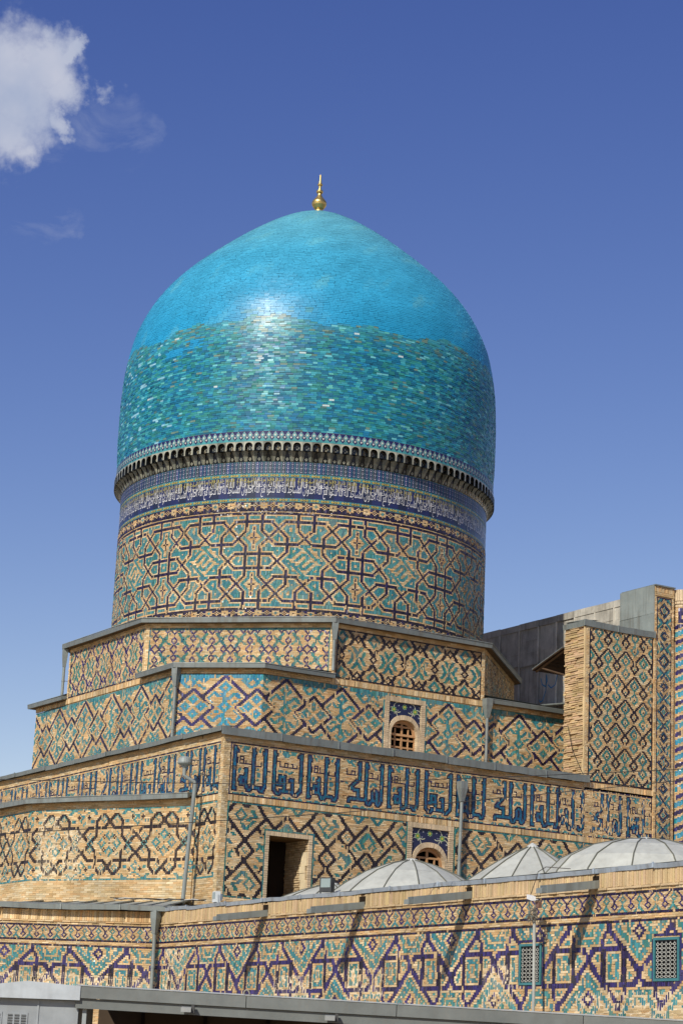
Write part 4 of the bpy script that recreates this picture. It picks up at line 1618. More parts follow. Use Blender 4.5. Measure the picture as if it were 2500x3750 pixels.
def arched_window(parent, face, u0, u1, z0, z1, seed, lit=0.0):
    """brick-framed recess with a tiled spandrel, a pointed brick arch and a wooden lattice; face(u, z, depth)"""
    w = u1 - u0
    um = (u0 + u1) / 2
    f = 0.16
    fr = MB()
    root = MB()
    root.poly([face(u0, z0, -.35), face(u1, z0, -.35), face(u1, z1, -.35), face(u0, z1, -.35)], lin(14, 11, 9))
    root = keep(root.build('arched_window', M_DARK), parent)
    g = random.Random(seed)

    def child(mb, name, mat, smooth=False):
        o = mb.build(name, mat, None, smooth)
        o.parent = root
        return o
    # frame of bricks laid as headers
    n = int((z1 - z0) / .062)
    for s in (0, 1):
        for i in range(n):
            za = z0 + (z1 - z0) * i / n
            mb = MB()
            d = g.uniform(-.004, .008) + .012
            x = u0 if s == 0 else u1 - f
            mb.box(face(x, za + .005, -.10), np.subtract(face(x + f, za + .005, -.10), face(x, za + .005, -.10)), (0, 0, (z1 - z0) / n - .01), np.subtract(face(x, za, d), face(x, za, -.10)), SANDP * g.uniform(.78, 1.05))
            child(mb, 'brick', M_BRICK)
    n = int(w / .062)
    for i in range(n):
        x = u0 + w * i / n
        mb = MB()
        d = g.uniform(-.004, .008) + .016
        mb.box(face(x + .005, z1, -.10), np.subtract(face(x + w / n - .005, z1, -.1), face(x + .005, z1, -.1)), (0, 0, f * .95), np.subtract(face(x, z1, d), face(x, z1, -.10)), SANDP * g.uniform(.78, 1.05))
        child(mb, 'brick', M_BRICK)
    a0, a1 = u0 + f, u1 - f
    hw = (a1 - a0) / 2
    zs = z1 - 0.05 - hw * 1.55
    zt = z1 - 0.40
    outer = arch_pts(hw * .98, z0, zs, zt, 10)
    inner = arch_pts(hw * .82, z0, zs - .02, zt - .15, 10)
    # spandrel tiles with painted blossoms
    sp = MB()
    half = len(outer) // 2
    L = outer[:half + 1]
    for s in (1, -1):
        for (x0_, y0_), (x1_, y1_) in zip(L[1:], L[2:]):
            q = [face(um + s * x0_, y0_, -.05), face(um + s * x1_, y1_, -.05), face(um + s * x1_, z1, -.05), face(um + s * x0_, z1, -.05)]
            sp.poly(q[::-1] if s > 0 else q, lin(30, 36, 68))
        q = [face(um + s * hw, y, -.05) for y in (zs, z1)]
    o = child(sp, 'spandrel_tile', M_TILE)
    fl = MB()
    def flower(cx, cz, r, c1, c2, lobes=8, dd=0.0):
        P = []
        for i in range(lobes * 2):
            a = math.pi * i / lobes
            rr = r * (1 if i % 2 == 0 else .72)
            P.append(face(cx + rr * math.cos(a), cz + rr * math.sin(a), -.044 + dd))
        fl.poly(P, lin(196, 200, 176))
        fl.poly([face(cx + r * .78 * math.cos(a), cz + r * .78 * math.sin(a), -.041 + dd) for a in np.linspace(0, 2 * math.pi, 10, endpoint=False)], c1)
        fl.poly([face(cx + r * .4 * math.cos(a), cz + r * .4 * math.sin(a), -.038 + dd) for a in np.linspace(0, 2 * math.pi, 8, endpoint=False)], c2)
    G1, Y1 = lin(86, 140, 72), lin(190, 170, 70)
    flower(um, z1 - .13, .095, G1, Y1)
    for s in (-1, 1):
        flower(um + s * hw * .66, z1 - .24, .105, G1 * 1.05, Y1)
        for (dx, dz, r) in ((.36, .10, .035), (.92, .08, .03), (.90, .42, .04), (.93, .58, .028), (.42, .26, .03)):
            flower(um + s * hw * dx, z1 - dz, r, lin(50, 56, 120), lin(210, 210, 200), 5)
        for rr, cx_, cz_, t0, t1 in ((.15, .40, .16, -2.2, 1.6), (.13, .82, .32, -1.0, 3.6), (.17, .74, .46, .4, 3.4)):
            ts = np.linspace(t0, t1, 12)
            for ta, tb in zip(ts, ts[1:]):
                P = [face(um + s * (hw * cx_ + q * math.cos(t)), z1 - cz_ + q * math.sin(t), -.045) for q, t in ((rr, ta), (rr, tb), (rr + .024, tb), (rr + .024, ta))]
                fl.poly(P if s > 0 else P[::-1], lin(196, 196, 166))
    child(fl, 'painted_blossom', M_TILE)
    # brick arch ring: voussoirs
    for i in range(1, len(outer) - 2):
        for k in (0, 1):
            t0, t1 = k / 2 + .04, k / 2 + .46
            A = [np.array(outer[i]) + (np.array(outer[i + 1]) - np.array(outer[i])) * t for t in (t0, t1)]
            B = [np.array(inner[i]) + (np.array(inner[i + 1]) - np.array(inner[i])) * t for t in (t0, t1)]
            mb = MB()
            d = g.uniform(-.005, .005) + .0
            q = [A[0], A[1], B[1], B[0]]
            fr_ = [face(um + p[0], p[1], d) for p in q]
            bk = [face(um + p[0], p[1], -.2) for p in q]
            c = SANDP * g.uniform(.8, 1.05)
            mb.poly(fr_[::-1], c)
            for a in range(4):
                b2 = (a + 1) % 4
                mb.poly([fr_[a], fr_[b2], bk[b2], bk[a]], c)
            child(mb, 'brick', M_BRICK)
    # straight jambs under the arch
    for s in (-1, 1):
        m = max(1, int((zs - z0) / .062))
        for i in range(m):
            za = z0 + (zs - z0) * i / m
            mb = MB()
            xa, xb = um + s * hw * .98, um + s * hw * .82
            if s < 0:
                xa, xb = xa, xb
            else:
                xa, xb = xb, xa
            mb.box(face(xa, za + .004, -.2), np.subtract(face(xb, za, -.2), face(xa, za, -.2)), (0, 0, (zs - z0) / m - .008), np.subtract(face(xa, za, g.uniform(-.004, .004)), face(xa, za, -.2)), SANDP * g.uniform(.8, 1.05))
            child(mb, 'brick', M_BRICK)
    # wooden lattice with square holes under a transom
    WD = lin(184, 142, 100)
    lt = MB()
    dz = -.16
    ztr = zs - .06
    xs = np.linspace(-hw * .82, hw * .82, 5)
    cw_ = xs[1] - xs[0]
    for i, x in enumerate(xs):
        bw = .035 if i in (0, 4) else (.035 if i == 2 else .022)
        ztop_ = zt - .19 - abs(x) / (hw * .82) * (zt - .19 - zs + .05)
        lt.box(face(um + x - bw, z0, dz - .04), np.subtract(face(um + x + bw, z0, dz), face(um + x - bw, z0, dz)), (0, 0, ztop_ - z0), np.subtract(face(um, z0, dz), face(um, z0, dz - .04)), WD)
    z = z0
    while z < ztr - .1:
        lt.box(face(um - hw * .82, z, dz - .038), np.subtract(face(um + hw * .82, z, dz), face(um - hw * .82, z, dz)), (0, 0, .055), np.subtract(face(um, z, dz - .003), face(um, z, dz - .038)), WD * .95)
        z += .24
    lt.box(face(um - hw * .84, ztr, dz - .04), np.subtract(face(um + hw * .84, ztr, dz), face(um - hw * .84, ztr, dz)), (0, 0, .07), np.subtract(face(um, z0, dz + .03), face(um, z0, dz - .04)), WD * 1.05)
    zz_ = ztr + .27
    lt.box(face(um - hw * .66, zz_, dz - .038), np.subtract(face(um + hw * .66, zz_, dz), face(um - hw * .66, zz_, dz)), (0, 0, .06), np.subtract(face(um, z0, dz - .003), face(um, z0, dz - .038)), WD)
    # arched rail filling the head
    ri = arch_pts(hw * .84, zs, zs, zt - .15, 10)
    rj = arch_pts(hw * .71, zs, zs - .02, zt - .26, 10)
    for i in range(len(ri) - 1):
        q = [ri[i], ri[i + 1], rj[i + 1], rj[i]]
        F = [face(um + p[0], p[1], dz + .004) for p in q]
        Bk = [face(um + p[0], p[1], dz - .06) for p in q]
        lt.poly(F[::-1], WD * 1.02)
        lt.poly([F[2], F[3], Bk[3], Bk[2]], WD * .9)
    child(lt, 'wooden_lattice', M_WOOD)
    return root


def face_fn(A, B):
    A, B = np.array(A, float), np.array(B, float)
    U = (B - A) / np.linalg.norm(B - A)
    Nn = np.array([U[1], -U[0]])
    return lambda u, z, d: np.array([A[0] + U[0] * u + Nn[0] * d, A[1] + U[1] * u + Nn[1] * d, z])


CORE = lin(196, 164, 120)

# ------------------------------------------------------------------ octagonal tier under the drum
oct_ = thing('octagonal_tier', 'eight-sided storey right under the round drum, small navy and turquoise motifs on brick', 'building tier', (XD, YD, 13.6))
O = [(X2, Y2 + 2 * HA - K3), (X2, Y2 + K3), (X2 + K3, Y2), (X2 + 2 * HA - K3, Y2), (X2 + 2 * HA, Y2 + K3), (X2 + 2 * HA, Y2 + 2 * HA - K3), (X2 + 2 * HA - K3, Y2 + 2 * HA), (X2 + K3, Y2 + 2 * HA)]


def inset(pts, d):
    n = len(pts)
    cx, cy = np.mean(pts, 0)
    out = []
    for p in pts:
        v = np.array(p) - (cx, cy)
        L = np.linalg.norm(v)
        out.append(tuple(np.array((cx, cy)) + v * (1 - d / L)))
    return out


prism('wall_core', inset(O, .012), 13.55, 15.63, M_STONE, CORE, oct_)
# roof rising from the eave to the drum
rf = MB()
RO = inset(O, -.2)
for i in range(8):
    p, q_ = RO[i], RO[(i + 1) % 8]
    ip = inset(O, .95)
    rf.poly([(*p, 15.64), (*q_, 15.64), (*ip[(i + 1) % 8], 15.93), (*ip[i], 15.93)], ZINC * .7)
keep(rf.build('metal_roof', M_METAL), oct_)
ZB3, ZT3 = 13.83, 15.42


def wall3(i, painter, cu, cv, seed, z0=ZB3, base=True, **kw):
    A, B = O[i], O[i + 1]
    L = math.hypot(B[0] - A[0], B[1] - A[1])
    u = np.array([(B[0] - A[0]) / L, (B[1] - A[1]) / L])
    m = 0.12
    a, b = (A[0] + u[0] * m, A[1] + u[1] * m), (B[0] - u[0] * m, B[1] - u[1] * m)
    w, h = int(round((L - 2 * m) / cu)), int(round((ZT3 - z0) / cv))
    cu, cv = (L - 2 * m) / w, (ZT3 - z0) / h
    g = painter(w, h, cu, cv)
    facing('patterned_brickwork', g, cu, cv, plane_map(a, b, z0), oct_, seed=seed, **kw)
    # corner strips of plain headers
    for p, q_ in ((A, a), (b, B)):
        plain('corner_brickwork', p, q_, z0, 15.44, oct_, bw=.12, bh=.06, seed=seed + 1, depth=.006, warm=-.5)
    plain('plain_brickwork', A, B, 15.43, 15.62, oct_, seed=seed + 2)
    if base:
        plain('soldier_course', A, B, 13.63, 13.80, oct_, upright=True, bh=.062, seed=seed + 3, depth=.02, jit=.16)


def pL3(w, h, cu, cv):
    g = pat_snow(w, h, int(round((67.67 - .12 - 67.01) / cu)), int(round((14.65 - ZB3) / cv)), 10, 4)
    g.a[0] = 1
    g.a[:, :1] = 1
    g.a[:, -1:] = 1
    for x in range(2, w, 5):
        g.put(x, 1, 2); g.put(x, 2, 2); g.put(x + 1, 1, 2)
    return g


def pM3(w, h, cu, cv):
    u0 = math.hypot(30.485 - O[1][0], 61.62 - O[1][1]) - .12
    g = pat_cross(w, h, int(round(u0 / cu)), int(round((14.69 - ZB3) / cv)))
    g.a[:, 0] = 4
    g.a[:, -1] = 4
    g.a[-2:] = 4
    return g


def pR3(w, h, cu, cv):
    g = pat_snow(w, h, int(round((35.56 - O[2][0] - .12) / cu)), int(round((14.54 - ZB3) / cv)), 7, 4)
    g.frame(7, 1)
    return g


wall3(0, pL3, .0417, .0447, 101, lost=.04)
wall3(1, pM3, .0393, .0393, 111)
wall3(2, pR3, .0452, .0452, 121)
wall3(3, pR3, .0452, .0452, 131, lost=.25, jit=.25)
eave(oct_, [O[7]] + O[0:6], 15.70, .24, .15)
downpipe(oct_, O[0][0], O[0][1] + .02, (-1, .25), 15.55, 13.95, .05, .09, 0.0, .16)
downpipe(oct_, O[2][0], O[2][1], (-.38, -.92), 15.62, 14.02, .05, .10, 0.0, .14)

# ------------------------------------------------------------------ square tier
sq = thing('square_tier', 'square storey below the octagon, big navy lozenges with turquoise keys, arched window', 'building tier', (XD, YD, 11.0))
T = [(X2, Y2 + 2 * HA), (X2, Y2 + K2), (X2 + K2, Y2), (X2 + 2 * HA, Y2), (X2 + 2 * HA, Y2 + 2 * HA)]
T[0] = (X2, 70.16)
prism('wall_core', [(X2 + .012, 70.1), (X2 + .012, Y2 + K2 + .02), (X2 + K2 + .02, Y2 + .012), (36.8, Y2 + .012), (36.8, Y2 + .6), (38.06, Y2 + .6), (38.06, Y2 + .012), (X2 + 2 * HA - .05, Y2 + .012), (X2 + 2 * HA - .05, 70.1)], 5.0, 13.60, M_STONE, CORE, sq)
ZB2, ZT2 = 11.15, 13.60
cv2 = .0457


def wall2(A, B, painter_x, cu, z1, seed, hole=None, ink=1, tq=2, m0=0.0, m1=0.0, **kw):
    L = math.hypot(B[0] - A[0], B[1] - A[1])
    w, h = int(round(L / cu)), int(round((z1 - ZB2) / cv2))
    cu_, cv_ = L / w, (z1 - ZB2) / h
    g = pat_key(w, h, int(round(painter_x / cu_)), int(round((12.57 - ZB2) / cv_)), ink, tq)
    g.a[-1] = tq
    if hole:
        u0, u1, zt = hole
        g.a[:int(round((zt - ZB2) / cv_)), int(round(u0 / cu_)) - 1:int(round(u1 / cu_)) + 1] = np.where(True, tq, 0)
        g.a[:int(round((zt - ZB2) / cv_)), int(round(u0 / cu_)):int(round(u1 / cu_))] = -1
    facing('patterned_brickwork', g, cu_, cv_, plane_map(A, B, ZB2), sq, seed=seed, **kw)


wall2(T[0], T[1], 70.16 - 68.21, .0520, ZT2, 201, lost=.03)
wall2(T[1], T[2], math.hypot(31.33 - T[1][0], 58.33 - T[1][1]), .0510, ZT2, 211, ink=10, tq=9, lost=.01)
Wu0, Wu1 = 36.66 - T[2][0], 38.20 - T[2][0]
wall2(T[2], (40.44, Y2), 33.01 - T[2][0], .0505, ZT2, 221, hole=(Wu0, Wu1, 13.36), lost=.03)
wall2((40.44, Y2), T[3], 41.9 - 40.44, .0505, ZT2, 231, lost=.03)
plain('soldier_course', T[0], O[0], 13.62, 13.78, sq, upright=True, seed=240, depth=.015)
plain('plain_brickwork', O[1], T[1], 13.61, 13.80, sq, seed=241)
plain('plain_brickwork', T[1], T[2], 13.61, 13.80, sq, seed=242)
plain('plain_brickwork', T[2], O[2], 13.61, 13.80, sq, seed=243)
plain('plain_brickwork', O[3], T[3], 13.61, 13.80, sq, seed=244)
arched_window(sq, face_fn(T[2], T[3]), Wu0, Wu1, 11.2, 13.36, 7)
# corner roofs and eaves
for tri in ([(X2 - .2, 70.16 + .2), O[0], (XD, 70.3)], [O[1], (T[1][0] - .2, T[1][1]), (T[2][0], T[2][1] - .2), O[2]], [O[3], (T[3][0] + .2, T[3][1] - .2), O[4]]):
    mb = MB()
    mb.poly([(*p, 13.90 if (p not in O) else 14.02) for p in tri], ZINC * .8)
    keep(mb.build('corner_roof', M_METAL), sq)
eave(sq, [(X2 + 1.2, 70.16), T[0], (X2, O[0][1] - .05)], 13.90, .22, .13)
eave(sq, [(X2, O[1][1] + .05), T[1], T[2], (O[2][0] - .02, Y2)], 13.90, .22, .14)
eave(sq, [(O[3][0] + .05, Y2), T[3], (T[3][0], Y2 + 2)], 13.88, .20, .13)
downpipe(sq, T[1][0], T[1][1], (-.9, -.45), 13.80, 11.2, .05, .105, 0.0, .12)
downpipe(sq, O[3][0] + .06, Y2, (0, -1), 13.88, 11.2, .053, .13, 0.0, .14)

# ------------------------------------------------------------------ main block with the Kufic frieze
mb_ = thing('main_block', 'broad lower block with a tall blue Kufic frieze, dark doorway and grey sheet coping', 'building', (35, 60, 0))
XE = 46.2
prism('wall_core', [(XA + .012, YA + 1.35), (XA + .012, 72.5), (X2 + 3, 72.5), (X2 + 3, YA + 1.35)], 0, 11.22, M_STONE, CORE, mb_)
# front range of the core, left open behind the doorway and the window
for x0, x1, z0, z1 in ((XA + .012, 31.10, 0, 11.22), (32.52, 35.92, 0, 11.22), (37.55, XE, 0, 11.0), (31.10, 32.52, 8.42, 11.22), (35.92, 37.55, 9.10, 11.22), (31.10, 32.52, 0, 6.4), (35.92, 37.55, 0, 6.4)):
    prism('wall_core', [(x0, YA + .012), (x1, YA + .012), (x1, YA + 1.4), (x0, YA + 1.4)], z0, z1, M_STONE, CORE, mb_)
prism('roof_slab', [(XA + .1, YA + .1), (42.4, YA + .1), (42.4, Y2 + .1), (X2 + .1, Y2 + .1), (X2 + .1, 72), (XA + .1, 72)], 11.20, 11.30, M_STONE, lin(140, 124, 100), mb_)
ZK0, ZK1 = 9.413, 10.93
RW = lambda x: (x, YA)
LW = lambda y: (XA, y)


def kufic(A, B, z0, z1, start, first, seed, cu=.0391, order='qlml', **kw):
    L = math.hypot(B[0] - A[0], B[1] - A[1])
    w, h = int(round(L / cu)), 40
    facing('kufic_brickwork', pat_kufic(w, h, start, order, first), L / w, (z1 - z0) / h, plane_map(A, B, z0), mb_, seed=seed, **kw)


kufic(RW(29.72), RW(41.55), ZK0, ZK1, (31.09 - 29.72) / .0391, 0, 301, lost=.01)
kufic(RW(41.55), RW(45.30), ZK0, ZK1, -4.0, 1, 302, lost=.14)
kufic(LW(71.2), LW(54.92), ZK0, ZK1, 6, 0, 303, cu=.040, lost=.03)
# corner strips and plain courses
for A, B in ((LW(54.92), LW(54.73)), (RW(29.5), RW(29.72))):
    plain('corner_brickwork', A, B, 6.3, 11.05, mb_, bw=.12, bh=.062, seed=311, depth=.008, warm=-.5)
plain('plain_brickwork', LW(71.2), LW(54.92), 10.935, 11.12, mb_, seed=312)
plain('plain_brickwork', RW(29.72), RW(42.5), 10.935, 11.12, mb_, seed=313)
plain('soldier_course', RW(29.72), RW(45.33), 9.235, 9.405, mb_, upright=True, bh=.062, seed=314, depth=.016, jit=.16)
plain('soldier_course', LW(57.5), LW(54.92), 9.235, 9.405, mb_, upright=True, bh=.062, seed=315, depth=.016, jit=.16)
# lower panel with knotted diagonals
ZP0, ZP1 = 6.50, 9.225
cpw = .0483
DU0, DU1, DZ = 31.02, 32.60, 8.49
WU0, WU1, WZ = 35.90, 37.57, 9.22
w, h = int(round((45.3 - 29.72) / cpw)), int(round((ZP1 - ZP0) / cpw))
g = pat_pinwheel(w, h, int(round((30.33 - 29.72) / cpw)), int(round((7.85 - ZP0) / cpw)))
for u0, u1, zt in ((DU0, DU1, DZ), (WU0, WU1, WZ)):
    c0, c1, r1 = int(round((u0 - 29.72) / cpw)), int(round((u1 - 29.72) / cpw)), int(round((zt - ZP0) / cpw))
    g.a[:r1 + 1, c0 - 1:c1 + 1] = 4
    g.a[:r1, c0:c1] = -1
facing('patterned_brickwork', g, cpw, (ZP1 - ZP0) / h, plane_map(RW(29.72), RW(29.72 + w * cpw), ZP0), mb_, seed=321, lost=.02)
plain('plain_brickwork', RW(29.72), RW(45.3), 6.1, 6.50, mb_, seed=322)
arched_window(mb_, face_fn(RW(0), RW(1)), WU0, WU1, 6.6, WZ - .14, 17)
# the left face below the frieze
w, h = int(round((57.0 - 54.92) / .047)), 43
g = pat_girih(w, h, w - 12, 21)
facing('patterned_brickwork', g, .047, (9.22 - 7.04) / h, plane_map(LW(57.0), LW(57.0 - w * .047), 7.04), mb_, seed=323, lost=.05)
plain('plain_brickwork', LW(57.0), LW(54.92), 6.2, 7.04, mb_, seed=324)
# doorway: brick frame, rough jambs, dark passage
door = MB()
ff = face_fn(RW(0), RW(1))
a0, a1, zt, zb = DU0 + .12, DU1 - .12, DZ - .13, 6.4
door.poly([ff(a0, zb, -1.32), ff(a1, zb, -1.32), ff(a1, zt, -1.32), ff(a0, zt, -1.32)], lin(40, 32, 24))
door.poly([ff(a0, zt, .0), ff(a1, zt, .0), ff(a1, zt, -1.32), ff(a0, zt, -1.32)], lin(120, 94, 62))
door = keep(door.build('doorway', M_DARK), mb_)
gq = random.Random(3)
for s in (0, 1):
    n = int((zt - zb) / .066)
    for i in range(n):
        z = zb + (zt - zb) * i / n
        x = DU0 + .005 if s == 0 else a1
        b_ = MB()
        d = gq.uniform(-.005, .008) + .012
        b_.box(ff(x, z + .005, -.06), ff(x + .115, z, 0) - ff(x, z, 0), (0, 0, (zt - zb) / n - .01), ff(x, z, d) - ff(x, z, -.06), SANDP * gq.uniform(.75, 1.05))
        o = b_.build('brick', M_BRICK)
        o.parent = door
        # rough jamb courses running into the wall
        xx = a0 if s == 0 else a1
        y = -.07
        while y > -1.25:
            L = gq.uniform(.16, .27)
            pr = gq.uniform(-.012, .03)
            b_ = MB()
            xin = xx + (pr if s == 0 else -pr)
            xo = xx - .1 if s == 0 else xx + .1
            b_.box(ff(min(xin, xo), z + .008, y - L + .012), ff(abs(xin - xo), 0, 0) - ff(0, 0, 0), (0, 0, (zt - zb) / n - .018 + gq.uniform(-.006, .006)), ff(0, 0, L - .012) - ff(0, 0, 0), SAND * gq.uniform(.7, 1.1))
            o = b_.build('brick', M_BRICK)
            o.parent = door
            y -= L
n = 26
for i in range(n):
    x = DU0 + (DU1 - DU0) * i / n
    b_ = MB()
    d = gq.uniform(-.005, .008) + .014
    b_.box(ff(x + .004, zt + .006, -.06), ff((DU1 - DU0) / n - .008, 0, 0) - ff(0, 0, 0), (0, 0, .12), ff(0, 0, d) - ff(0, 0, -.06), SANDP * gq.uniform(.75, 1.05))
    o = b_.build('brick', M_BRICK)
    o.parent = door
pl_ = MB()
for i in range(8):
    z0 = zb + (zt - .35 - zb) * i / 8
    z1 = zb + (zt - .35 - zb) * (i + 1) / 8
    pl_.box(ff(a1 - .03 - gq.uniform(0, .02), z0, -.32 - gq.uniform(0, .1)), ff(.06, 0, 0) - ff(0, 0, 0), (0, 0, z1 - z0), ff(0, 0, .30) - ff(0, 0, 0), lin(214, 196, 160))
o = pl_.build('plaster_patch', M_STONE)
o.parent = door
# coping
metal_lengths(mb_, RW(XA - .14), RW(42.62), 11.11, 11.33, .16, 7, seed=5)
cp = metal_lengths
metal_lengths(mb_, LW(72.0), LW(YA - .14), 11.20, 11.33, .20, 7, 'gutter_sheet', ZINC * .66, seed=6)
downpipe(mb_, 37.72, YA, (0, -1), 10.62, 6.5, .052, .125, -0.06, .17)

# ------------------------------------------------------------------ low side block
sd = thing('side_block', 'low annex with clipped corner at far left, navy star and hexagon strapwork on orange brick', 'building', (27.5, 60, 0))
F0, F1, F2 = (26.53, 73.0), (26.70, 61.60), (29.46, 56.16)
prism('wall_core', [(F0[0] + .012, F0[1]), (XA + .05, 73.0), (XA + .05, 56.2), (F2[0], F2[1] + .015), (F1[0] + .012, F1[1])][::-1], 5.2, 9.40, M_STONE, CORE, sd)
for A, B, cu, ph, sgn in ((F0, F1, .0475, 0, 401), (F1, F2, .0475, 0, 402)):
    L = math.hypot(B[0] - A[0], B[1] - A[1])
    w, h = int(round(L / cu)), 44
    x0 = 21 + (0 if sgn == 401 else 14)
    x0 = int(w - 5 - (10 if sgn == 401 else 0)) if sgn == 401 else int(round(2.98 / (L / w) - 0))
    g = pat_girih(w, h, x0 % 42, 22)
    facing('patterned_brickwork', g, L / w, (9.17 - 7.04) / h, plane_map(A, B, 7.04), sd, seed=sgn, warm=.2, lost=.04, jit=.1, patches=[(.3, 0, 1.1, 1.9), (1.3, 0, 2.0, 1.5)] if sgn == 402 else ())
    plain('plain_brickwork', A, B, 6.3, 7.035, sd, seed=sgn + 10, bw=.26, bh=.06, jit=.07, warm=-.3)
    plain('plain_brickwork', A, B, 9.18, 9.40, sd, seed=sgn + 20)
eave(sd, [F0, F1, (29.40, 56.28)], 9.50, .26, .14, ZINC * .75)
mb = MB()
mb.poly([(F0[0] - .2, F0[1], 9.51), (F1[0] - .2, F1[1] - .1, 9.51), (29.3, 56.1, 9.51), (XA, 56.6, 9.60), (XA, 73, 9.7)], ZINC * .7)
keep(mb.build('metal_roof', M_METAL), sd)

# ------------------------------------------------------------------ portal pier on the right
py = thing('portal_pier', 'tall slab at far right with black rhombic net on brick and rough brick edge', 'tower', (44.3, YA + .5, 0))
PX0, PX1 = 42.5, 45.33
prism('wall_core', [(PX0 + .06, YA + .012), (47.2, YA + .012), (47.2, YA + 1.12), (PX0 + .05, YA + 1.12)], 10.9, 16.2, M_STONE, CORE, py)
cu = .0528
w, h = int(round((PX1 - .04 - PX0 - .16) / cu)), int(round((16.2 - 11.17) / .0533))
g = pat_rhomb(w, h, int(round((43.02 - PX0 - .16) / cu)), int(round((15.0 - 11.17) / .0533)))
g.a[0] = 7
facing('patterned_brickwork', g, cu, .0533, plane_map(RW(PX0 + .16), RW(PX1), 11.17), py, seed=501, lost=.03, warm=.15)
plain('soldier_course', RW(PX0), RW(PX1), 10.98, 11.15, py, upright=True, bh=.062, seed=502, depth=.016, jit=.16)
plain('corner_brickwork', RW(PX0 + .02), RW(PX0 + .155), 11.17, 16.2, py, bw=.12, bh=.058, seed=503, depth=.006)
prism('wall_core', [(47.0, YA + .25), (62, YA + .25), (62, 57.3), (47.0, 57.3)], 0, 17.9, M_STONE, CORE, py)
# raw broken edge: every brick its own piece
gq = random.Random(9)
z, k = 11.22, 0
while z < 16.2:
    hh = gq.uniform(.055, .085)
    y = YA + (.0 if k % 2 else -.0) + .07
    while y < YA + 1.08:
        L = min(gq.uniform(.22, .46), YA + 1.10 - y)
        pr = gq.uniform(-.03, .035)
        b_ = MB()
        c = SAND * gq.uniform(.72, 1.12) * np.array([1, gq.uniform(.9, 1), gq.uniform(.8, 1)])
        b_.box((PX0 - pr, y, z), (.12, 0, gq.uniform(-.004, .004)), (gq.uniform(-.02, .02), L - .014, 0), (0, 0, hh - gq.uniform(.012, .022)), c)
        keep(b_.build('brick', M_BRICK), py)
        y += L
    z += hh
    k += 1
b_ = MB()
z = 11.2
while z < 15.9:
    L = gq.uniform(.3, .7)
    b_.box((PX0 - gq.uniform(.005, .03), YA - .004, z), (.12, 0, 0), (0, gq.uniform(.05, .10), 0), (0, 0, L), lin(206, 180, 136) * gq.uniform(.85, 1.05))
    z += L
keep(b_.build('plaster_edge', M_STONE), py)
metal_lengths(py, RW(PX0 - .03), RW(PX1 + .02), 16.20, 16.40, .06, 2, 'coping_sheet', ZINC * .78, 1.1, 8)
metal_lengths(py, (PX0, YA + 1.15), (PX0, YA - .05), 16.22, 16.40, .06, 1, 'coping_sheet', ZINC * .82, .5, 9)

# narrow pilaster with a chain of blue lozenges, sheet-clad on its left side
ps = thing('corner_pilaster', 'narrow upright strip of blue chequered lozenges between brick edges, tallest at far right', 'pilaster', (45.75, YA, 0))
SX0, SX1 = 45.33, 46.16
prism('wall_core', [(SX0 + .03, YA - .02), (SX1 - .01, YA - .02), (SX1 - .01, YA + 1.6), (SX0 + .03, YA + 1.6)], 5.0, 18.0, M_STONE, CORE, ps)
cu, cv = .0365, .0385
zt = 17.62
w, h = int(round((SX1 - SX0 - .20) / cu)), int(round((zt - 7.0) / cv))
g = Grid(w, h)
c0 = w // 2
per = 44
for j in range(-1, h // per + 2):
    cy = h - 1 - 11 - per * j
    for r, oy in ((7, 0), (5, -(22))):
        for dy in range(-r, r + 1):
            for dx in range(-r, r + 1):
                m = abs(dx) + abs(dy)
                if r - 3 <= m <= r:
                    g.put(c0 + dx, cy + oy + dy, 1 if (m == r or m == r - 3 or (dx + dy) % 2) else 3)
    for oy, s in ((-12, 1), (-32, 1)):
        for dy in range(-6, 7):
            for dx in range(-5, 6):
                if abs(abs(dx) - abs(dy)) <= 1 and abs(dx) < 5:
                    g.put(c0 + dx, cy + oy + dy, 1 if (dx + dy) % 2 else 3)
    g.ring(c0, cy, 2, 2, 2)
    for x in (1, w - 2):
        g.ring(x, cy - 11, 5, 2, 3)
        g.ring(x, cy - 33, 5, 2, 3)
g.frame(1, 1)
dpt = .03
facing('patterned_brickwork', g, (SX1 - SX0 - .20) / w, cv, (lambda f: (lambda u, v, d: f(u, v, d + dpt)))(plane_map(RW(SX0 + .10), RW(SX1 - .10), zt - h * cv)), ps, seed=511, lost=.05)
for x0, x1 in ((SX0, SX0 + .095), (SX1 - .095, SX1)):
    plain('edge_brickwork', RW(x0), RW(x1), 6.5, 17.66, ps, bw=.09, bh=.06, seed=512, depth=.036, base=-.02)
plain('header_course', RW(SX0), RW(SX1), 17.66, 17.78, ps, bw=.2, bh=.06, seed=513, depth=.05)
plain('soldier_course', RW(SX0), RW(SX1), 17.785, 17.98, ps, upright=True, bh=.075, seed=514, depth=.055, jit=.12)
b_ = MB()
b_.box((SX0 - .02, YA - .10, 17.985), (SX1 - SX0 + .03, 0, 0), (0, 1.8, 0), (0, 0, .045), ZINC * .75)
keep(b_.build('cap_sheet', M_METAL), ps)
for i, (z0, z1, y0, y1) in enumerate(((17.05, 18.0, YA - .03, YA + 1.75), (16.38, 17.06, YA - .028, YA + .62), (16.38, 17.055, YA + .60, YA + 1.78))):
    b_ = MB()
    b_.box((SX0 - .035 + .006 * i, y0, z0), (.04, 0, 0), (0, y1 - y0, 0), (0, 0, z1 - z0), ZINC * (1.0 - .06 * i))
    keep(b_.build('cladding_sheet', M_METAL), ps)

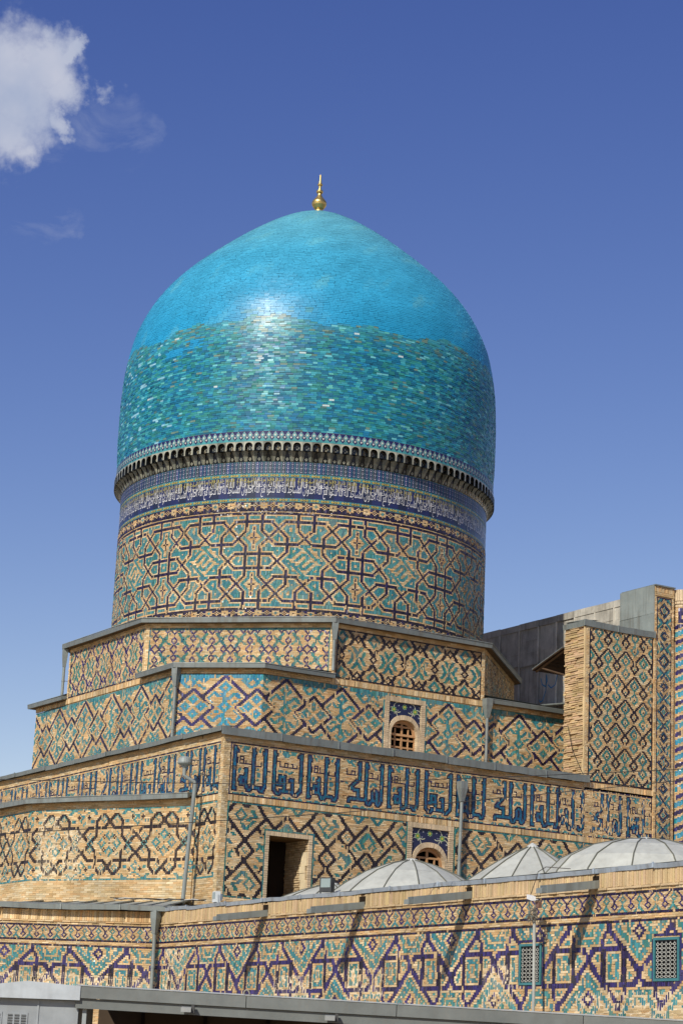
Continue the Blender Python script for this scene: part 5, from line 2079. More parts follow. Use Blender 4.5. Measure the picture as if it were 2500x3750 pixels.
# engaged round column with spiral glazed bands at the edge of the frame
cl_ = thing('spiral_column', 'round corner column with turquoise and blue spiral bands cut by right edge', 'column', (46.62, YA + .08, 0))
RC = .36
b_ = MB()
b_.lathe([(RC - .02, 5), (RC - .02, 17.98)], n=32, col=CORE)
o = b_.build('column_core', M_STONE, None, True)
o.parent = cl_
w, h = 40, int((17.4 - 7) / .043)
a = np.zeros((h, w), int)
yy, xx = np.mgrid[0:h, 0:w]
ph = (yy - xx * .62) % 12
a[(ph >= 0) & (ph < 4)] = 9
a[(ph >= 6) & (ph < 9.5)] = 10
a[(yy > h - 14)] = 0
a[(yy > h - 13) & (xx % 10 >= 3) & (xx % 10 < 6)] = 10
cu = 2 * math.pi * RC / w
V, Q, c, mi = brick_arrays(merge(a), cu, .043, lambda u, v, d: np.stack([(RC + d) * np.cos(u / RC), (RC + d) * np.sin(u / RC), 7 + v], -1), seed=521, lost=.02)
o = stuff(build('spiral_brickwork', V, Q, [M_BRICK, M_GLAZE], None, c, mi))
o.parent = cl_
for z0, z1, rr, nb_ in ((17.40, 17.50, RC + .0, 14), (17.50, 17.58, RC + .035, 18), (17.60, 17.98, RC + .045, 30)):
    b_ = MB()
    for i in range(nb_):
        t0, t1 = 2 * math.pi * (i + .04) / nb_, 2 * math.pi * (i + .96) / nb_
        q = [(rr * math.cos(t0), rr * math.sin(t0)), (rr * math.cos(t1), rr * math.sin(t1))]
        c = SANDP * gq.uniform(.82, 1.05)
        b_.poly([(*q[0], z0), (*q[1], z0), (*q[1], z1), (*q[0], z1)], c)
        b_.poly([(*q[0], z1), (*q[1], z1), (0, 0, z1)], c)
        b_.poly([(*q[1], z0), (*q[0], z0), (0, 0, z0)], c)
    o = b_.build('capital_brickwork', M_BRICK)
    o.parent = cl_

# ------------------------------------------------------------------ sheet-clad vault behind the pier
vt = thing('vaulted_roof', 'dark sheet-metal clad hall roof behind the brick slab, half in the shadow of the dome', 'roof', (50, 64, 0))
VX = 47.7
prism('roof_core', [(VX + .06, 57.4), (53, 57.4), (53, 78), (VX + .06, 78)], 10, 18.6, M_STONE, lin(70, 72, 70), vt)
gv = random.Random(12)
y = 76.4
LEAD = lin(186, 181, 168)
M_LEAD = tint_mat('old_lead_sheet', 0.8, 0.25, 0.4, 6, 0.4, 1.6)
while y > 57.6:
    wd = gv.uniform(1.0, 1.45)
    y0 = max(57.5, y - wd)
    for z0, z1, off in ((17.02 + gv.uniform(-.05, .05), 18.40, .0), (12.0, 17.04, .03)):
        c = LEAD * gv.uniform(.82, 1.12)
        b_ = MB()
        n = 3
        zz_ = np.linspace(z0, z1, 4)
        xx_ = [VX + off + gv.uniform(-.02, .02) for _ in zz_]
        for i in range(n):
            b_.poly([(xx_[i], y, zz_[i]), (xx_[i] + gv.uniform(-.015, .015), y0, zz_[i]), (xx_[i + 1] + .01, y0, zz_[i + 1]), (xx_[i + 1], y, zz_[i + 1])], c)
        b_.box((VX + off - .05, y0 - .02, z0), (.08, 0, 0), (0, .04, 0), (0, 0, z1 - z0), c * 1.35)
        keep(b_.build('roofing_sheet', M_LEAD), vt)
    b_ = MB()
    b_.box((VX - .03, y0 + .006, 18.40), (.3, 0, 0), (0, y - y0 - .012, 0), (0, 0, .25 + gv.uniform(-.012, .012)), LEAD * gv.uniform(.75, 1.0))
    keep(b_.build('ridge_sheet', M_LEAD), vt)
    y = y0
b_ = MB()
b_.box((VX - 1.3, 62.3, 15.0), (1.3, 0, .25), (0, 2.4, 0), (0, 0, .05), ZINC * .9)
keep(b_.build('flashing_sheet', M_METAL), vt)
scr = MB()
def sc_line(pts, r=.022):
    for (y0, z0), (y1, z1) in zip(pts, pts[1:]):
        d = np.array([y1 - y0, z1 - z0]); d = d / np.linalg.norm(d); nn2 = np.array([-d[1], d[0]]) * r
        scr.poly([(VX - .035, y0 + nn2[0], z0 + nn2[1]), (VX - .035, y1 + nn2[0], z1 + nn2[1]), (VX - .035, y1 - nn2[0], z1 - nn2[1]), (VX - .035, y0 - nn2[0], z0 - nn2[1])], lin(60, 150, 200))
sc_line([(64.05, 16.4), (63.95, 16.15), (63.75, 16.05), (63.65, 16.25), (63.7, 16.5)])
sc_line([(63.7, 16.5), (63.72, 15.9), (63.9, 15.55), (64.05, 15.5), (64.1, 15.6)])
sc_line([(63.6, 16.1), (63.4, 15.95), (63.15, 16.05), (63.05, 16.4)])
keep(scr.build('scrawl', M_PAINT), vt)

# lean-to on the back of the pier
aw = thing('lean_to_roof', 'small plank lean-to roof with diagonal strut behind the rough brick edge', 'awning', (43.4, 56.7, 14.8))
b_ = MB()
P0, P1 = np.array([42.45, 55.90, 15.66]), np.array([42.45, 57.55, 15.14])
d = P1 - P0
b_.box(P0, (2.2, 0, 0), d, (0, 0, .02), ZINC * .9)
keep(b_.build('sheet_cover', M_METAL), aw)
for i in range(7):
    f = i / 7
    b_ = MB()
    b_.box(P0 + d * f + (0.01, 0, -.045), (2.15, 0, gq.uniform(-.01, .01)), d / 7 * .9, (0, 0, .03), lin(74, 56, 42) * gq.uniform(.7, 1.1))
    keep(b_.build('plank', M_WOOD), aw)
for x in (42.6, 44.2):
    b_ = MB()
    b_.tube([(x, 55.9, 14.75), (x, 57.2, 15.16)], .035, 6, lin(84, 66, 50))
    b_.tube([(x, 55.92, 15.60), (x, 57.5, 15.08)], .04, 6, lin(110, 86, 62))
    keep(b_.build('strut', M_WOOD), aw)

# ------------------------------------------------------------------ gallery wing across the foreground
wg = thing('gallery_wing', 'long low wing along the bottom with big navy zigzags on brick and four drain spouts', 'building', (27, 45, 0))
G0, G1, G2 = (23.79, 64.0), (23.79, 56.32), (27.0, 53.11)
G3 = (27.0, 15.0)
IN = .012
prism('wall_core', [(G0[0] + IN, G0[1]), (31.8, 64.0), (31.8, 15.0), (G3[0] + IN, 15.0), (G2[0] + IN, G2[1] + .006), (G1[0] + IN, G1[1] + .006)][::-1], 0, 5.78, M_STONE, CORE, wg)
walls = [(G0, G1, .0495, 601), (G1, G2, .0495, 602), (G2, G3, .0575, 603)]
ZZ0, ZZ1 = 2.50, 4.86
for A, B, cu, sd_ in walls:
    L = math.hypot(B[0] - A[0], B[1] - A[1])
    w = int(round(L / cu))
    cu = L / w
    h = int(round((ZZ1 - ZZ0) / .049))
    if sd_ == 603:
        pk, y, k = [], 46.54 + 3.16 * 2 + 1.88 - 3.16 * 0, 0
        base = (G2[1] - 46.54) / cu
        pk = []
        for i in range(-3, 14):
            pk += [(base + 55 * i, 1), (base + 55 * i + 33, -1)]
    elif sd_ == 602:
        p1 = math.hypot(25.21 - G1[0], 54.9 - G1[1]) / cu
        pk = []
        for i in range(-2, 4):
            pk += [(p1 + 55 * i, 1), (p1 + 55 * i + 33, -1)]
    else:
        pk = []
        for i in range(-2, 4):
            pk += [(w - 8 + 55 * i, 1), (w - 8 + 55 * i + 33, -1)]
    g = pat_zigzag(w, h, pk)
    if sd_ == 603:
        GR = [(36.80, 36.05, 3.66, 4.49), (32.53, 31.78, 3.68, 4.49)]
        for ya, yb, za, zb in GR:
            c0, c1 = int(round((G2[1] - ya) / cu)), int(round((G2[1] - yb) / cu))
            r0, r1 = int(round((za - ZZ0) / .049)), int(round((zb - ZZ0) / .049))
            g.a[r0 - 1:r1 + 1, c0 - 1:c1 + 1] = 10
            g.a[r0:r1, c0:c1] = -1
    facing('patterned_brickwork', g, cu, (ZZ1 - ZZ0) / h, plane_map(A, B, ZZ0), wg, seed=sd_, lost=.02, warm=-.1, patches={601: (), 602: [(0, .6, 2.2, 1.62), (2.2, .9, 4.5, 1.55)], 603: [(.3, 0, 1.5, 2.3), (6.2, .5, 8.1, 1.5), (9.6, .9, 11.2, 1.6), (15.0, .7, 16.1, 1.6), (18.2, .2, 21.6, 1.0)]}[sd_])
    plain('header_course', A, B, 4.87, 4.95, wg, bw=.2, bh=.04, seed=sd_ + 10)
    cb = .0247 if sd_ != 603 else .0315
    w = int(round(L / cb))
    g = pat_band(w, 18, int(w * .31) % 16)
    facing('lozenge_band', g, L / w, .44 / 18, plane_map(A, B, 4.955), wg, seed=sd_ + 20, tall=3, gap=.003)
    plain('plain_brickwork', A, B, 5.40, 5.455, wg, bw=.2, bh=.055, upright=False, seed=sd_ + 30, depth=.0, jit=.14)
    if sd_ != 603:
        plain('string_course', A, B, 5.46, 5.50, wg, bw=.25, bh=.04, seed=sd_ + 40, depth=.035)
        plain('soldier_course', A, B, 5.505, 5.79, wg, upright=True, bh=.068, seed=sd_ + 50, depth=.012, jit=.15)
A, B = G2, G3
# near wall: the soldier course is built brick by brick where it shows largest
holes = [34.30, 38.66, 42.96, 47.44]
gq = random.Random(31)
L = G2[1] - G3[1]
n = int(L / .071)
me_v, me_c = [], []
cnt = 0
far = MB()
for i in range(n):
    ya = G2[1] - L * i / n
    hole = min(abs(ya - .035 - y) for y in holes) < .125
    z0, z1 = 5.505 + gq.uniform(-.006, .006), 5.80 + gq.uniform(-.008, .004)
    if hole:
        z0 = 5.80
        if min(abs(ya - .035 - y) for y in holes) > .07:
            z0 = 5.745
        if z0 > 5.79:
            continue
    c = SAND * gq.uniform(.82, 1.1) * np.array([1.0, gq.uniform(.94, 1.02), gq.uniform(.86, 1.0)])
    d = .012 + gq.uniform(-.006, .008)
    near = 31.4 < ya < 53.2 and (i % 1 == 0) and ya < 47.5 and not hole
    b_ = MB() if near and cnt < 226 else far
    b_.box((XW - d, ya - L / n + .005, z0), (d + .05, 0, 0), (0, L / n - .010, 0), (0, 0, z1 - z0), c)
    if b_ is not far:
        keep(b_.build('brick', M_BRICK), wg)
        cnt += 1
keep(stuff(far.build('soldier_course', M_BRICK)), wg)
for i in range(int(L / .27)):
    ya = G2[1] - .27 * i
    if min(abs(ya - .13 - y) for y in holes) < .2:
        continue
    if ya < 26:
        break
    b_ = MB()
    d = .032 + gq.uniform(-.012, .012)
    b_.box((XW - d, ya - .262, 5.458 + gq.uniform(-.005, .005)), (d + .05, 0, 0), (0, .257, 0), (0, 0, .042), SAND * gq.uniform(.82, 1.08))
    keep(b_.build('string_brick', M_BRICK), wg)
for y in holes:
    b_ = MB()
    b_.box((XW - .002, y - .12, 5.56), (.056, 0, 0), (0, .24, 0), (0, 0, .19), lin(40, 32, 24))  # near-black block: the shade of the outlet hole is put into its colour
    keep(b_.build('dark_outlet_block', M_DARK), wg)
# drain spouts: open sheet troughs
for y, ln in ((34.30, 1.31), (38.66, 1.51), (42.96, 1.30), (47.44, 1.30)):
    sp = MB()
    zr = 5.66 if y < 42 else 5.62
    dz = -.21 if ln < 1.5 else -.25
    wv_ = gq.uniform(-.02, .02)
    A_, B_ = np.array([XW + .05, y, zr]), np.array([XW - ln, y + wv_, zr + dz])
    dv = B_ - A_
    c = ZINC * .88
    for off, sz, hgt in (((0, -.115, -.14), (0, .012, 0), .15), ((0, .103, -.14), (0, .012, 0), .15)):
        sp.box(A_ + off, dv, sz, (0, 0, hgt), c)
    sp.box(A_ + (0, -.115, -.15), dv, (0, .23, 0), (0, 0, .012), c)
    sp.box(B_ + (-.11, -.095, -.155), (.11, 0, .02), (0, .19, 0), (0, 0, .10), c * .9)
    keep(sp.build('drain_spout', M_METAL), wg)
# pierced tile window grilles
for ya, yb, za, zb in GR:
    f = face_fn((XW, ya), (XW, yb))
    W = ya - yb
    fr = MB()
    fr.poly([f(0, za, -.008), f(W, za, -.008), f(W, zb, -.008), f(0, zb, -.008)], lin(24, 26, 28))
    for u0, u1, z0, z1 in ((0, W, za, za + .05), (0, W, zb - .05, zb), (0, .05, za + .05, zb - .05), (W - .05, W, za + .05, zb - .05)):
        fr.box(f(u0, z0, -.007), f(u1, z0, 0) - f(u0, z0, 0), (0, 0, z1 - z0), f(0, 0, .022) - f(0, 0, -.007), lin(58, 118, 122))
    fr = keep(fr.build('window_grille', M_TILE), wg)
    nx, ny = 5, 9
    lt = MB()
    sx, sz = (W - .14) / nx, (zb - za - .14) / ny
    for i in range(nx):
        for j in range(ny):
            cx, cz = .07 + sx * (i + .5), za + .05 + sz * (j + .5)
            P = [(cx + sx * .40 * math.cos(t), cz + sz * .40 * math.sin(t)) for t in np.linspace(0, 2 * math.pi, 6, endpoint=False) + math.pi / 6]
            Q_ = [(cx + sx * .27 * math.cos(t), cz + sz * .27 * math.sin(t)) for t in np.linspace(0, 2 * math.pi, 6, endpoint=False) + math.pi / 6]
            cc = lin(178, 178, 168) * gq.uniform(.85, 1.05)
            for a in range(6):
                b2 = (a + 1) % 6
                lt.poly([f(*P[a], .014), f(*P[b2], .014), f(*Q_[b2], .014), f(*Q_[a], .014)], cc)
                lt.poly([f(*Q_[a], .014), f(*Q_[b2], .014), f(*Q_[b2], -.005), f(*Q_[a], -.005)], cc * .8)
            s = .018
            for dx, dz in ((.5, .5), (-.5, .5)):
                qx, qz = cx + sx * dx, cz + sz * dz
                if .07 < qx < W - .07 and za + .05 < qz < zb - .05:
                    lt.poly([f(qx, qz - s * 1.6, .016), f(qx + s * 1.4, qz, .016), f(qx, qz + s * 1.6, .016), f(qx - s * 1.4, qz, .016)], lin(60, 62, 120))
            for a, b2 in (((cx + sx * .38, cz), (cx + sx * .62, cz)), ((cx, cz + sz * .38), (cx, cz + sz * .62))):
                if b2[0] < W - .06 and b2[1] < zb - .06:
                    hw_ = .010
                    if a[1] == b2[1]:
                        q = [(a[0], a[1] - hw_), (b2[0], a[1] - hw_), (b2[0], a[1] + hw_), (a[0], a[1] + hw_)]
                    else:
                        q = [(a[0] - hw_, a[1]), (a[0] + hw_, a[1]), (a[0] + hw_, b2[1]), (a[0] - hw_, b2[1])]
                    lt.poly([f(*p, .013) for p in q], lin(160, 160, 150))
    o = lt.build('lattice', M_TILE)
    o.parent = fr
# copings and the sloping ledge in front of the side block
metal_lengths(wg, (XW, 53.35), (XW, 15.0), 5.80, 5.89, .055, 20, 'coping_sheet', lin(160, 170, 178), .5, 21)
metal_lengths(wg, G0, (G1[0], G1[1]), 5.80, 5.93, .24, 4, 'gutter_sheet', ZINC * .75, .4, 22)
metal_lengths(wg, (G1[0] - .17, G1[1] - .05), (G2[0] + .18, G2[1] - .42), 5.80, 5.93, .10, 3, 'gutter_sheet', ZINC * .75, .4, 23)
gq = random.Random(77)
nS = 9
for i in range(nS):
    f0, f1 = i / nS, (i + 1) / nS
    pa = np.array([G1[0], G1[1]]) + (np.array(G2) - G1) * f0
    pb = np.array([G1[0], G1[1]]) + (np.array(G2) - G1) * f1
    qa = np.array(F1) + (np.array(F2) - F1) * f0
    qb = np.array(F1) + (np.array(F2) - F1) * f1
    z = gq.uniform(-.02, .03)
    b_ = MB()
    b_.poly([(*pa, 5.92), (*pb, 5.92), (*qb, 6.42 + z), (*qa, 6.42 + z)], ZINC * gq.uniform(.9, 1.1))
    b_.box((*pb, 5.925), (qb[0] - pb[0], qb[1] - pb[1], .5 + z), ((pb - pa)[0] * .03, (pb - pa)[1] * .03, 0), (0, 0, .035), ZINC * .8)
    keep(b_.build('roofing_sheet', M_METAL), wg)
b_ = MB()
b_.poly([(G0[0], G0[1], 5.92), (*G1, 5.92), (*F1, 6.42), (F0[0], 64, 6.42)], ZINC)
b_.poly([(XW, 53.2, 5.90), (XW, 15, 5.90), (31.8, 15, 5.90), (31.8, 54.7, 5.9), (XA, 54.7, 6.2), (*F2, 6.3), (*G2, 5.90)], ZINC * .9)
keep(b_.build('flat_roof', M_METAL), wg)
downpipe(wg, G2[0] - .03, G2[1] + .02, (-.93, -.38), 5.82, 2.6, .05, .105, 0.02, .16)

# ------------------------------------------------------------------ grey domes on the wing roof
def roof_dome(label, cx, cy, prof, n, panels, knob=False, phase=0.0):
    t = thing('roof_dome', label, 'small dome', (cx, cy, 5.9), 'grey sheet-metal domes on the wing roof')
    gq = random.Random(int(cy * 10))
    cutz = len(prof) // 2
    for i in range(n):
        t0, t1 = phase + 2 * math.pi * i / n, phase + 2 * math.pi * (i + 1) / n
        for lo, hi in ((0, cutz), (cutz, len(prof) - 1)):
            b_ = MB()
            c = lin(178, 179, 169) * gq.uniform(.94, 1.03)
            off = gq.uniform(0, .006)
            for k in range(lo, hi):
                (r0, z0), (r1, z1) = prof[k], prof[k + 1]
                b_.poly([((r0 + off) * math.cos(t0), (r0 + off) * math.sin(t0), z0), ((r0 + off) * math.cos(t1), (r0 + off) * math.sin(t1), z0), ((r1 + off) * math.cos(t1), (r1 + off) * math.sin(t1), z1), ((r1 + off) * math.cos(t0), (r1 + off) * math.sin(t0), z1)], c)
            o = b_.build('metal_panel', M_PAINT)
            o.parent = t
        b_ = MB()
        b_.tube([((r + .008) * math.cos(t0), (r + .008) * math.sin(t0), z + .004) for r, z in prof], .017, 5, lin(96, 96, 84))
        o = b_.build('seam_rib', M_PAINT)
        o.parent = t
    b_ = MB()
    r, z = prof[-1]
    b_.lathe([(r + .05, z - .015), (r + .02, z + .03), (.02, z + (.10 if knob else .05))], n=12, col=lin(178, 180, 174))
    o = b_.build('cap', M_PAINT)
    o.parent = t


roof_dome('shallow grey dome, right of the glass floodlight, in front of the arched window', 29.6, 44.9, [(2.15, -.1), (2.0, .12), (1.65, .38), (1.15, .68), (.6, .9), (.12, 1.02)], 14, 2, phase=.2)
roof_dome('steep pointed grey cone with a small knob between two rounder grey domes', 29.6, 39.95, [(1.9, -.1), (1.72, .02), (1.2, .38), (.78, .66), (.36, .90), (.10, 1.02)], 12, 2, True, .1)
roof_dome('broad round grey dome at far right below the spiral column', 29.6, 35.95, [(2.2, -.1), (2.1, .12), (1.78, .45), (1.25, .72), (.65, .87), (.10, .93)], 14, 2, phase=.3)
roof_dome('small low grey dome half hidden behind the glass floodlight', 29.6, 48.55, [(1.75, -.1), (1.6, .08), (1.2, .27), (.8, .43), (.4, .55), (.10, .62)], 12, 2, phase=.15)

# ------------------------------------------------------------------ lamps, poles, cables
lp = thing('roof_lamp', 'bell-shaped grey lamp on a bent standpipe beside the left brick corner', 'lamp', (29.03, 55.81, 6.2))
b_ = MB()
b_.tube([(29.03, 55.81, 6.2), (29.10, 55.77, 8.2), (29.16, 55.73, 9.72)], .062, 10, ZINC * .78)
keep(b_.build('standpipe', M_METAL, None, True), lp)
b_ = MB()
b_.tube([(29.16, 55.73, 9.66), (29.14, 55.75, 9.78), (28.98, 55.84, 9.88), (28.88, 55.90, 9.96), (28.87, 55.90, 10.24)], .058, 10, ZINC * .85)
keep(b_.build('bent_arm', M_METAL, None, True), lp)
b_ = MB()
b_.lathe([(.07, -.02), (.10, .03), (.20, .09), (.215, .13), (.20, .24), (.13, .30), (.02, .315)], (28.87, 55.90, 10.20), 20, ZINC)
keep(b_.build('lamp_head', M_METAL, None, True), lp)
b_ = MB()
b_.tube([(28.87, 55.90, 10.42), (29.24, 55.70, 10.42), (29.24, 55.70, 10.05), (29.5, 55.60, 10.0)], .022, 6, ZINC * .4)
keep(b_.build('wall_bracket', M_METAL), lp)
b_ = MB()
for z in (7.4, 8.7, 9.4):
    b_.box((29.05, 55.76, z), (.42, -.05, 0), (.03, .03, 0), (0, 0, .025), ZINC * .5)
keep(b_.build('pipe_clamp', M_METAL), lp)

cp_ = thing('camera_pole', 'thin pale pole with white camera and tangled wires before the lower wall', 'pole', (26.55, 35.72, 0))
b_ = MB()
b_.tube([(26.55, 35.70, 0), (26.56, 35.70, 3.5), (26.58, 35.76, 5.06)], .033, 10, lin(166, 168, 160))
keep(b_.build('post', M_PAINT, None, True), cp_)
b_ = MB()
b_.box((26.40, 35.64, 5.28), (.05, .22, .05), (.10, -.02, 0), (0, 0, .085), lin(226, 226, 222))
b_.tube([(26.55, 35.72, 5.06), (26.55, 35.68, 5.28)], .018, 6, lin(180, 180, 176))
keep(b_.build('security_camera', M_PAINT), cp_)
b_ = MB()
b_.box((26.50, 35.52, 5.14), (.08, 0, 0), (0, .10, 0), (0, 0, .13), lin(120, 90, 78))
b_.lathe([(.05, 0), (.05, .012)], (26.46, 35.55, 5.29), 12, lin(220, 220, 214))
keep(b_.build('junction_box', M_PAINT), cp_)
gq = random.Random(8)
b_ = MB()
for i in range(16):
    p = [(26.50 + gq.uniform(-.05, .05), 35.72 + gq.uniform(-.18, .18), 5.06 + gq.uniform(-.22, .14)) for _ in range(4)]
    b_.tube(p, .007, 4, lin(150, 144, 130) * gq.uniform(.4, 1.0))
b_.tube([(26.52, 35.80, 5.05), (26.6, 36.0, 5.3), (26.86, 36.12, 5.75), (26.90, 36.1, 5.92), (26.8, 35.7, 5.99), (27.2, 35.4, 5.97)], .008, 4, lin(60, 54, 46))
b_.tube([(26.52, 35.86, 5.0), (26.6, 35.90, 4.8), (26.8, 35.97, 4.6)], .007, 4, lin(110, 130, 130))
keep(b_.build('loose_wiring', M_PAINT), cp_)


def floodlight(label, x, y, z, yaw, glass, w=.30, h=.34, dark=True):
    t = thing('floodlight', label, 'floodlight', (x, y, z))
    f = np.array([math.cos(yaw), math.sin(yaw), 0])
    s = np.array([-f[1], f[0], 0])
    c = lin(60, 62, 62) if dark else lin(206, 210, 208)
    b_ = MB()
    o_ = np.array([0, 0, .08]) - s * w / 2 - f * .10
    b_.box(o_, s * w, f * .14, (0, 0, h), c)
    b_.box(o_ - f * .07 + s * w * .2 + (0, 0, h * .2), s * w * .6, f * .08, (0, 0, h * .6), c * .8)
    o = b_.build('housing', M_PAINT)
    o.parent = t
    b_ = MB()
    q = o_ + f * .145 + s * w * .1 + np.array([0, 0, h * .3])
    b_.poly([q, q + s * w * .8, q + s * w * .8 + (0, 0, h * .62), q + (0, 0, h * .62)], c)
    o = b_.build('lens', M_LENS)
    o.parent = t
    b_ = MB()
    for k in (-1, 1):
        b_.box(s * (w / 2 + .015) * k - f * .05 - s * .008, s * .016, f * .04, (0, 0, .28), c * .8)
    b_.box(-s * (w / 2 + .02) - f * .05, s * (w + .04), f * .04, (0, 0, .015), c * .8)
    o = b_.build('bracket', M_PAINT)
    o.parent = t


floodlight('black framed glass floodlight standing on the coping below the doorway', 27.25, 45.0, 5.89, math.radians(205), True, .34, .34, True)
floodlight('white tilted floodlight on the roof edge below the left brick corner', 27.35, 50.75, 5.90, math.radians(170), True, .26, .28, False)


def cable(label, pts, r, name='overhead_cable'):
    P = []
    for a, b2 in zip(pts, pts[1:]):
        a, b2 = np.array(a, float), np.array(b2, float)
        for t in np.linspace(0, 1, 12, endpoint=False):
            P.append(a + (b2 - a) * t - np.array([0, 0, 4 * t * (1 - t) * .0009 * np.linalg.norm(b2 - a) ** 2 * .25]))
    P.append(np.array(pts[-1], float))
    b_ = MB()
    b_.tube(P, r, 5, lin(44, 42, 40))
    tag(b_.build(name, M_PAINT), label, 'cable', 'thin cables strung across the view')


cable('upper thin black cable crossing in front of the Kufic frieze', [(13.0, 44.8, 7.25), (22.3, 40.25, 7.60), (26.2, 37.8, 7.92), (34.2, 32.3, 8.75)], .009)
cable('lower thin black cable rising to the right across strapwork, frieze and slab', [(13.0, 44.8, 5.7), (24.1, 39.2, 7.10), (34.2, 32.3, 8.80)], .009)
cable('short slack cable running down from the rough brick edge', [(42.35, 55.4, 13.0), (42.4, 55.2, 12.2), (42.44, 54.7, 11.4)], .012)

# ------------------------------------------------------------------ sheet canopy and cabin at the bottom edge
cn = thing('sheet_canopy', 'grey metal canopy with gutter along the bottom edge, dark beneath', 'canopy', (21, 32, 0))
A, B = np.array([16.0, 34.47]), np.array([26.6, 27.67])
U = (B - A) / np.linalg.norm(B - A)
NN = np.array([U[1], -U[0]])
Ln = np.linalg.norm(B - A)
zc = lambda s: 2.975 - .0135 * s
P = lambda s, o, z: (A[0] + U[0] * s + NN[0] * o, A[1] + U[1] * s + NN[1] * o, z)
gq = random.Random(41)
e = [0, 2.9, 5.45, 8.6, Ln]
for a, b2 in zip(e, e[1:]):
    c = lin(112, 116, 112) * gq.uniform(.92, 1.05)
    b_ = MB()
    b_.box(P(a + .006, 0, zc(a) - .205), np.subtract(P(b2, 0, zc(b2)), P(a, 0, zc(a))) - np.array([*U * .012, 0]), (*NN * -.04, 0), (0, 0, .20), c)
    b_.poly([P(a, .012, zc(a) - .004), P(b2, .012, zc(b2) - .004), P(b2, -.1, zc(b2) + .022), P(a, -.1, zc(a) + .022)], lin(176, 178, 170))
    keep(b_.build('fascia_sheet', M_PAINT), cn)
    b_ = MB()
    b_.box(P(a + .004, -.05, zc(a) - .375), np.subtract(P(b2, 0, zc(b2)), P(a, 0, zc(a))), (*NN * -.04, 0), (0, 0, .165), c * .93)
    keep(b_.build('gutter_sheet', M_PAINT), cn)
b_ = MB()
b_.poly([P(0, -.05, zc(0) - .01), P(Ln, -.05, zc(Ln) - .01), P(Ln, -3.4, zc(Ln) + .02), P(0, -3.4, zc(0) + .02)], lin(150, 150, 144))
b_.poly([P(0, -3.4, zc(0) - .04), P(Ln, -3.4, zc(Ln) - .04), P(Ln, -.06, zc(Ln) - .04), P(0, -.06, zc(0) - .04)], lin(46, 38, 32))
keep(b_.build('roof_sheet', M_PAINT), cn)
b_ = MB()
b_.poly([P(0, -3.3, 0), P(Ln, -3.3, 0), P(Ln, -3.3, zc(Ln)), P(0, -3.3, zc(0))], lin(78, 66, 54))
for s in np.arange(.8, Ln, 1.15):
    b_.box(P(s, -3.28, 0), (*U * .06, 0), (*NN * .06, 0), (0, 0, 2.85), lin(40, 33, 28))
keep(b_.build('back_boarding', M_DARK), cn)
for s in (.12, 5.4, 10.6):
    b_ = MB()
    b_.box(P(s, -.14, 0), (*U * .07, 0), (*NN * -.07, 0), (0, 0, zc(s) - .2), lin(150, 156, 154) if s < 1 else lin(84, 86, 84))
    keep(b_.build('post', M_PAINT), cn)
for s in (2.9, 5.5):
    b_ = MB()
    for t0 in np.linspace(0, math.pi, 7)[:-1]:
        t1 = t0 + math.pi / 6
        b_.tube([P(s + .05 * math.cos(t0), -.02, zc(s) + .02 + .07 * math.sin(t0)), P(s + .05 * math.cos(t1), -.02, zc(s) + .02 + .07 * math.sin(t1))], .012, 5, lin(150, 146, 130))
    keep(b_.build('hook', M_PAINT), cn)
for s, lb in ((1.93, 'leftmost of the small grey lamps under the canopy gutter'), (4.36, 'middle one of the small grey lamps under the canopy gutter'), (7.18, 'rightmost of the small grey lamps under the canopy gutter')):
    t = thing('canopy_lamp', lb, 'lamp', P(s, .02, zc(s) - .30), 'small lamps under the canopy gutter')
    b_ = MB()
    b_.box((*(U * -.11), -.02), (*U * .17, 0), (*NN * .17, -.02), (0, 0, .075), lin(150, 152, 148))
    b_.build('housing', M_PAINT).parent = t
    b_ = MB()
    b_.box((*(U * .06), -.05), (*U * .05, 0), (*NN * .10, 0), (0, 0, .13), lin(70, 70, 68))
    b_.build('mount', M_PAINT).parent = t

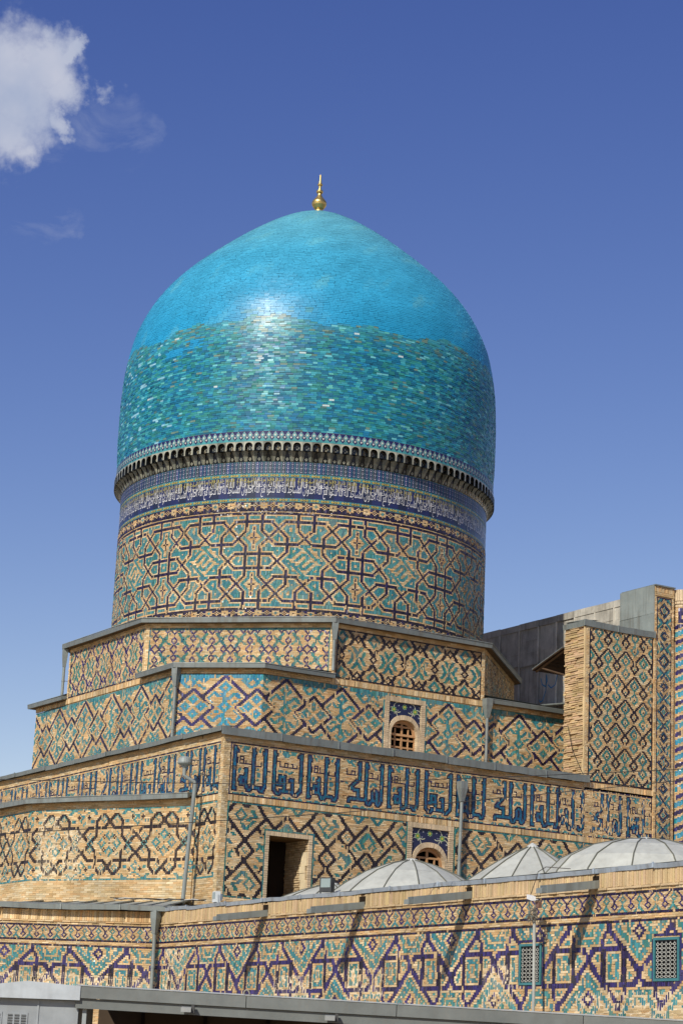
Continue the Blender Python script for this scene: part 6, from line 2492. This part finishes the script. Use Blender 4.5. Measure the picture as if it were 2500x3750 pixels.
kb = thing('metal_cabin', 'pale grey metal cabin with louvred vents at the bottom left corner', 'cabin', (15, 35, 0))
A2 = A - U * 4.0
P2 = lambda s, o, z: (A2[0] + U[0] * s + NN[0] * o, A2[1] + U[1] * s + NN[1] * o, z)
Lk = 4.05
CAB = lin(176, 182, 184)
b_ = MB()
b_.box(P2(0, -.12, 0), (*U * Lk, 0), (*NN * -2.0, 0), (0, 0, 2.72), CAB * .62)
keep(b_.build('cabin_wall', M_PAINT), kb)
b_ = MB()
roofpts = [(0, 2.85), (2.7, 2.95), (3.17, 3.015), (Lk + .03, 2.965)]
low_ = [(0, 2.70), (Lk + .03, 2.73)]
F = [P2(s, .02, z) for s, z in low_] + [P2(s, .02, z) for s, z in roofpts[::-1]]
Bk = [P2(s, -2.2, z) for s, z in low_] + [P2(s, -2.2, z) for s, z in roofpts[::-1]]
b_.poly(F, CAB)
for i in range(len(F)):
    j = (i + 1) % len(F)
    b_.poly([F[j], F[i], Bk[i], Bk[j]], CAB * .9)
keep(b_.build('roof_fascia', M_PAINT), kb)
for v0 in (2.42, 2.86):
    vb = MB()
    vb.box(P2(v0 - .02, -.118, 2.05), (*U * .36, 0), (*NN * .012, 0), (0, 0, .44), CAB * .64)
    vb = keep(vb.build('vent_panel', M_PAINT), kb)
    for i in range(9):
        for cx in (0, .115, .23):
            b_ = MB()
            z = 2.08 + i * .044
            b_.poly([P2(v0 + cx, -.104, z), P2(v0 + cx + .085, -.104, z), P2(v0 + cx + .085, -.085, z + .024), P2(v0 + cx, -.085, z + .024)], CAB * .7)
            b_.poly([P2(v0 + cx, -.1045, z - .012), P2(v0 + cx + .085, -.1045, z - .012), P2(v0 + cx + .085, -.104, z), P2(v0 + cx, -.104, z)], lin(30, 30, 30))
            o = b_.build('louvre', M_PAINT)
            o.parent = vb
for s in (2.3, 3.35):
    b_ = MB()
    b_.box(P2(s, -.118, 0), (*U * .03, 0), (*NN * .015, 0), (0, 0, 2.70), CAB * .7)
    keep(b_.build('panel_joint', M_PAINT), kb)

gq = random.Random(15)
b_ = MB()
for k in range(3):
    p, q_ = np.array([26.2, 54.6, 6.12]), np.array([27.2, 51.0, 5.98])
    pts = [p + (q_ - p) * t + np.array([gq.uniform(-.06, .06), gq.uniform(-.06, .06), .05 * abs(math.sin(t * 9 + k)) + .02]) for t in np.linspace(0, 1, 9)]
    b_.tube(pts, .012, 5, lin(196, 196, 190) if k == 0 else lin(60, 58, 54))
tag(b_.build('loose_cable', M_PAINT), 'loose white and dark cables lying along the roof edge below the left brick corner', 'cable')
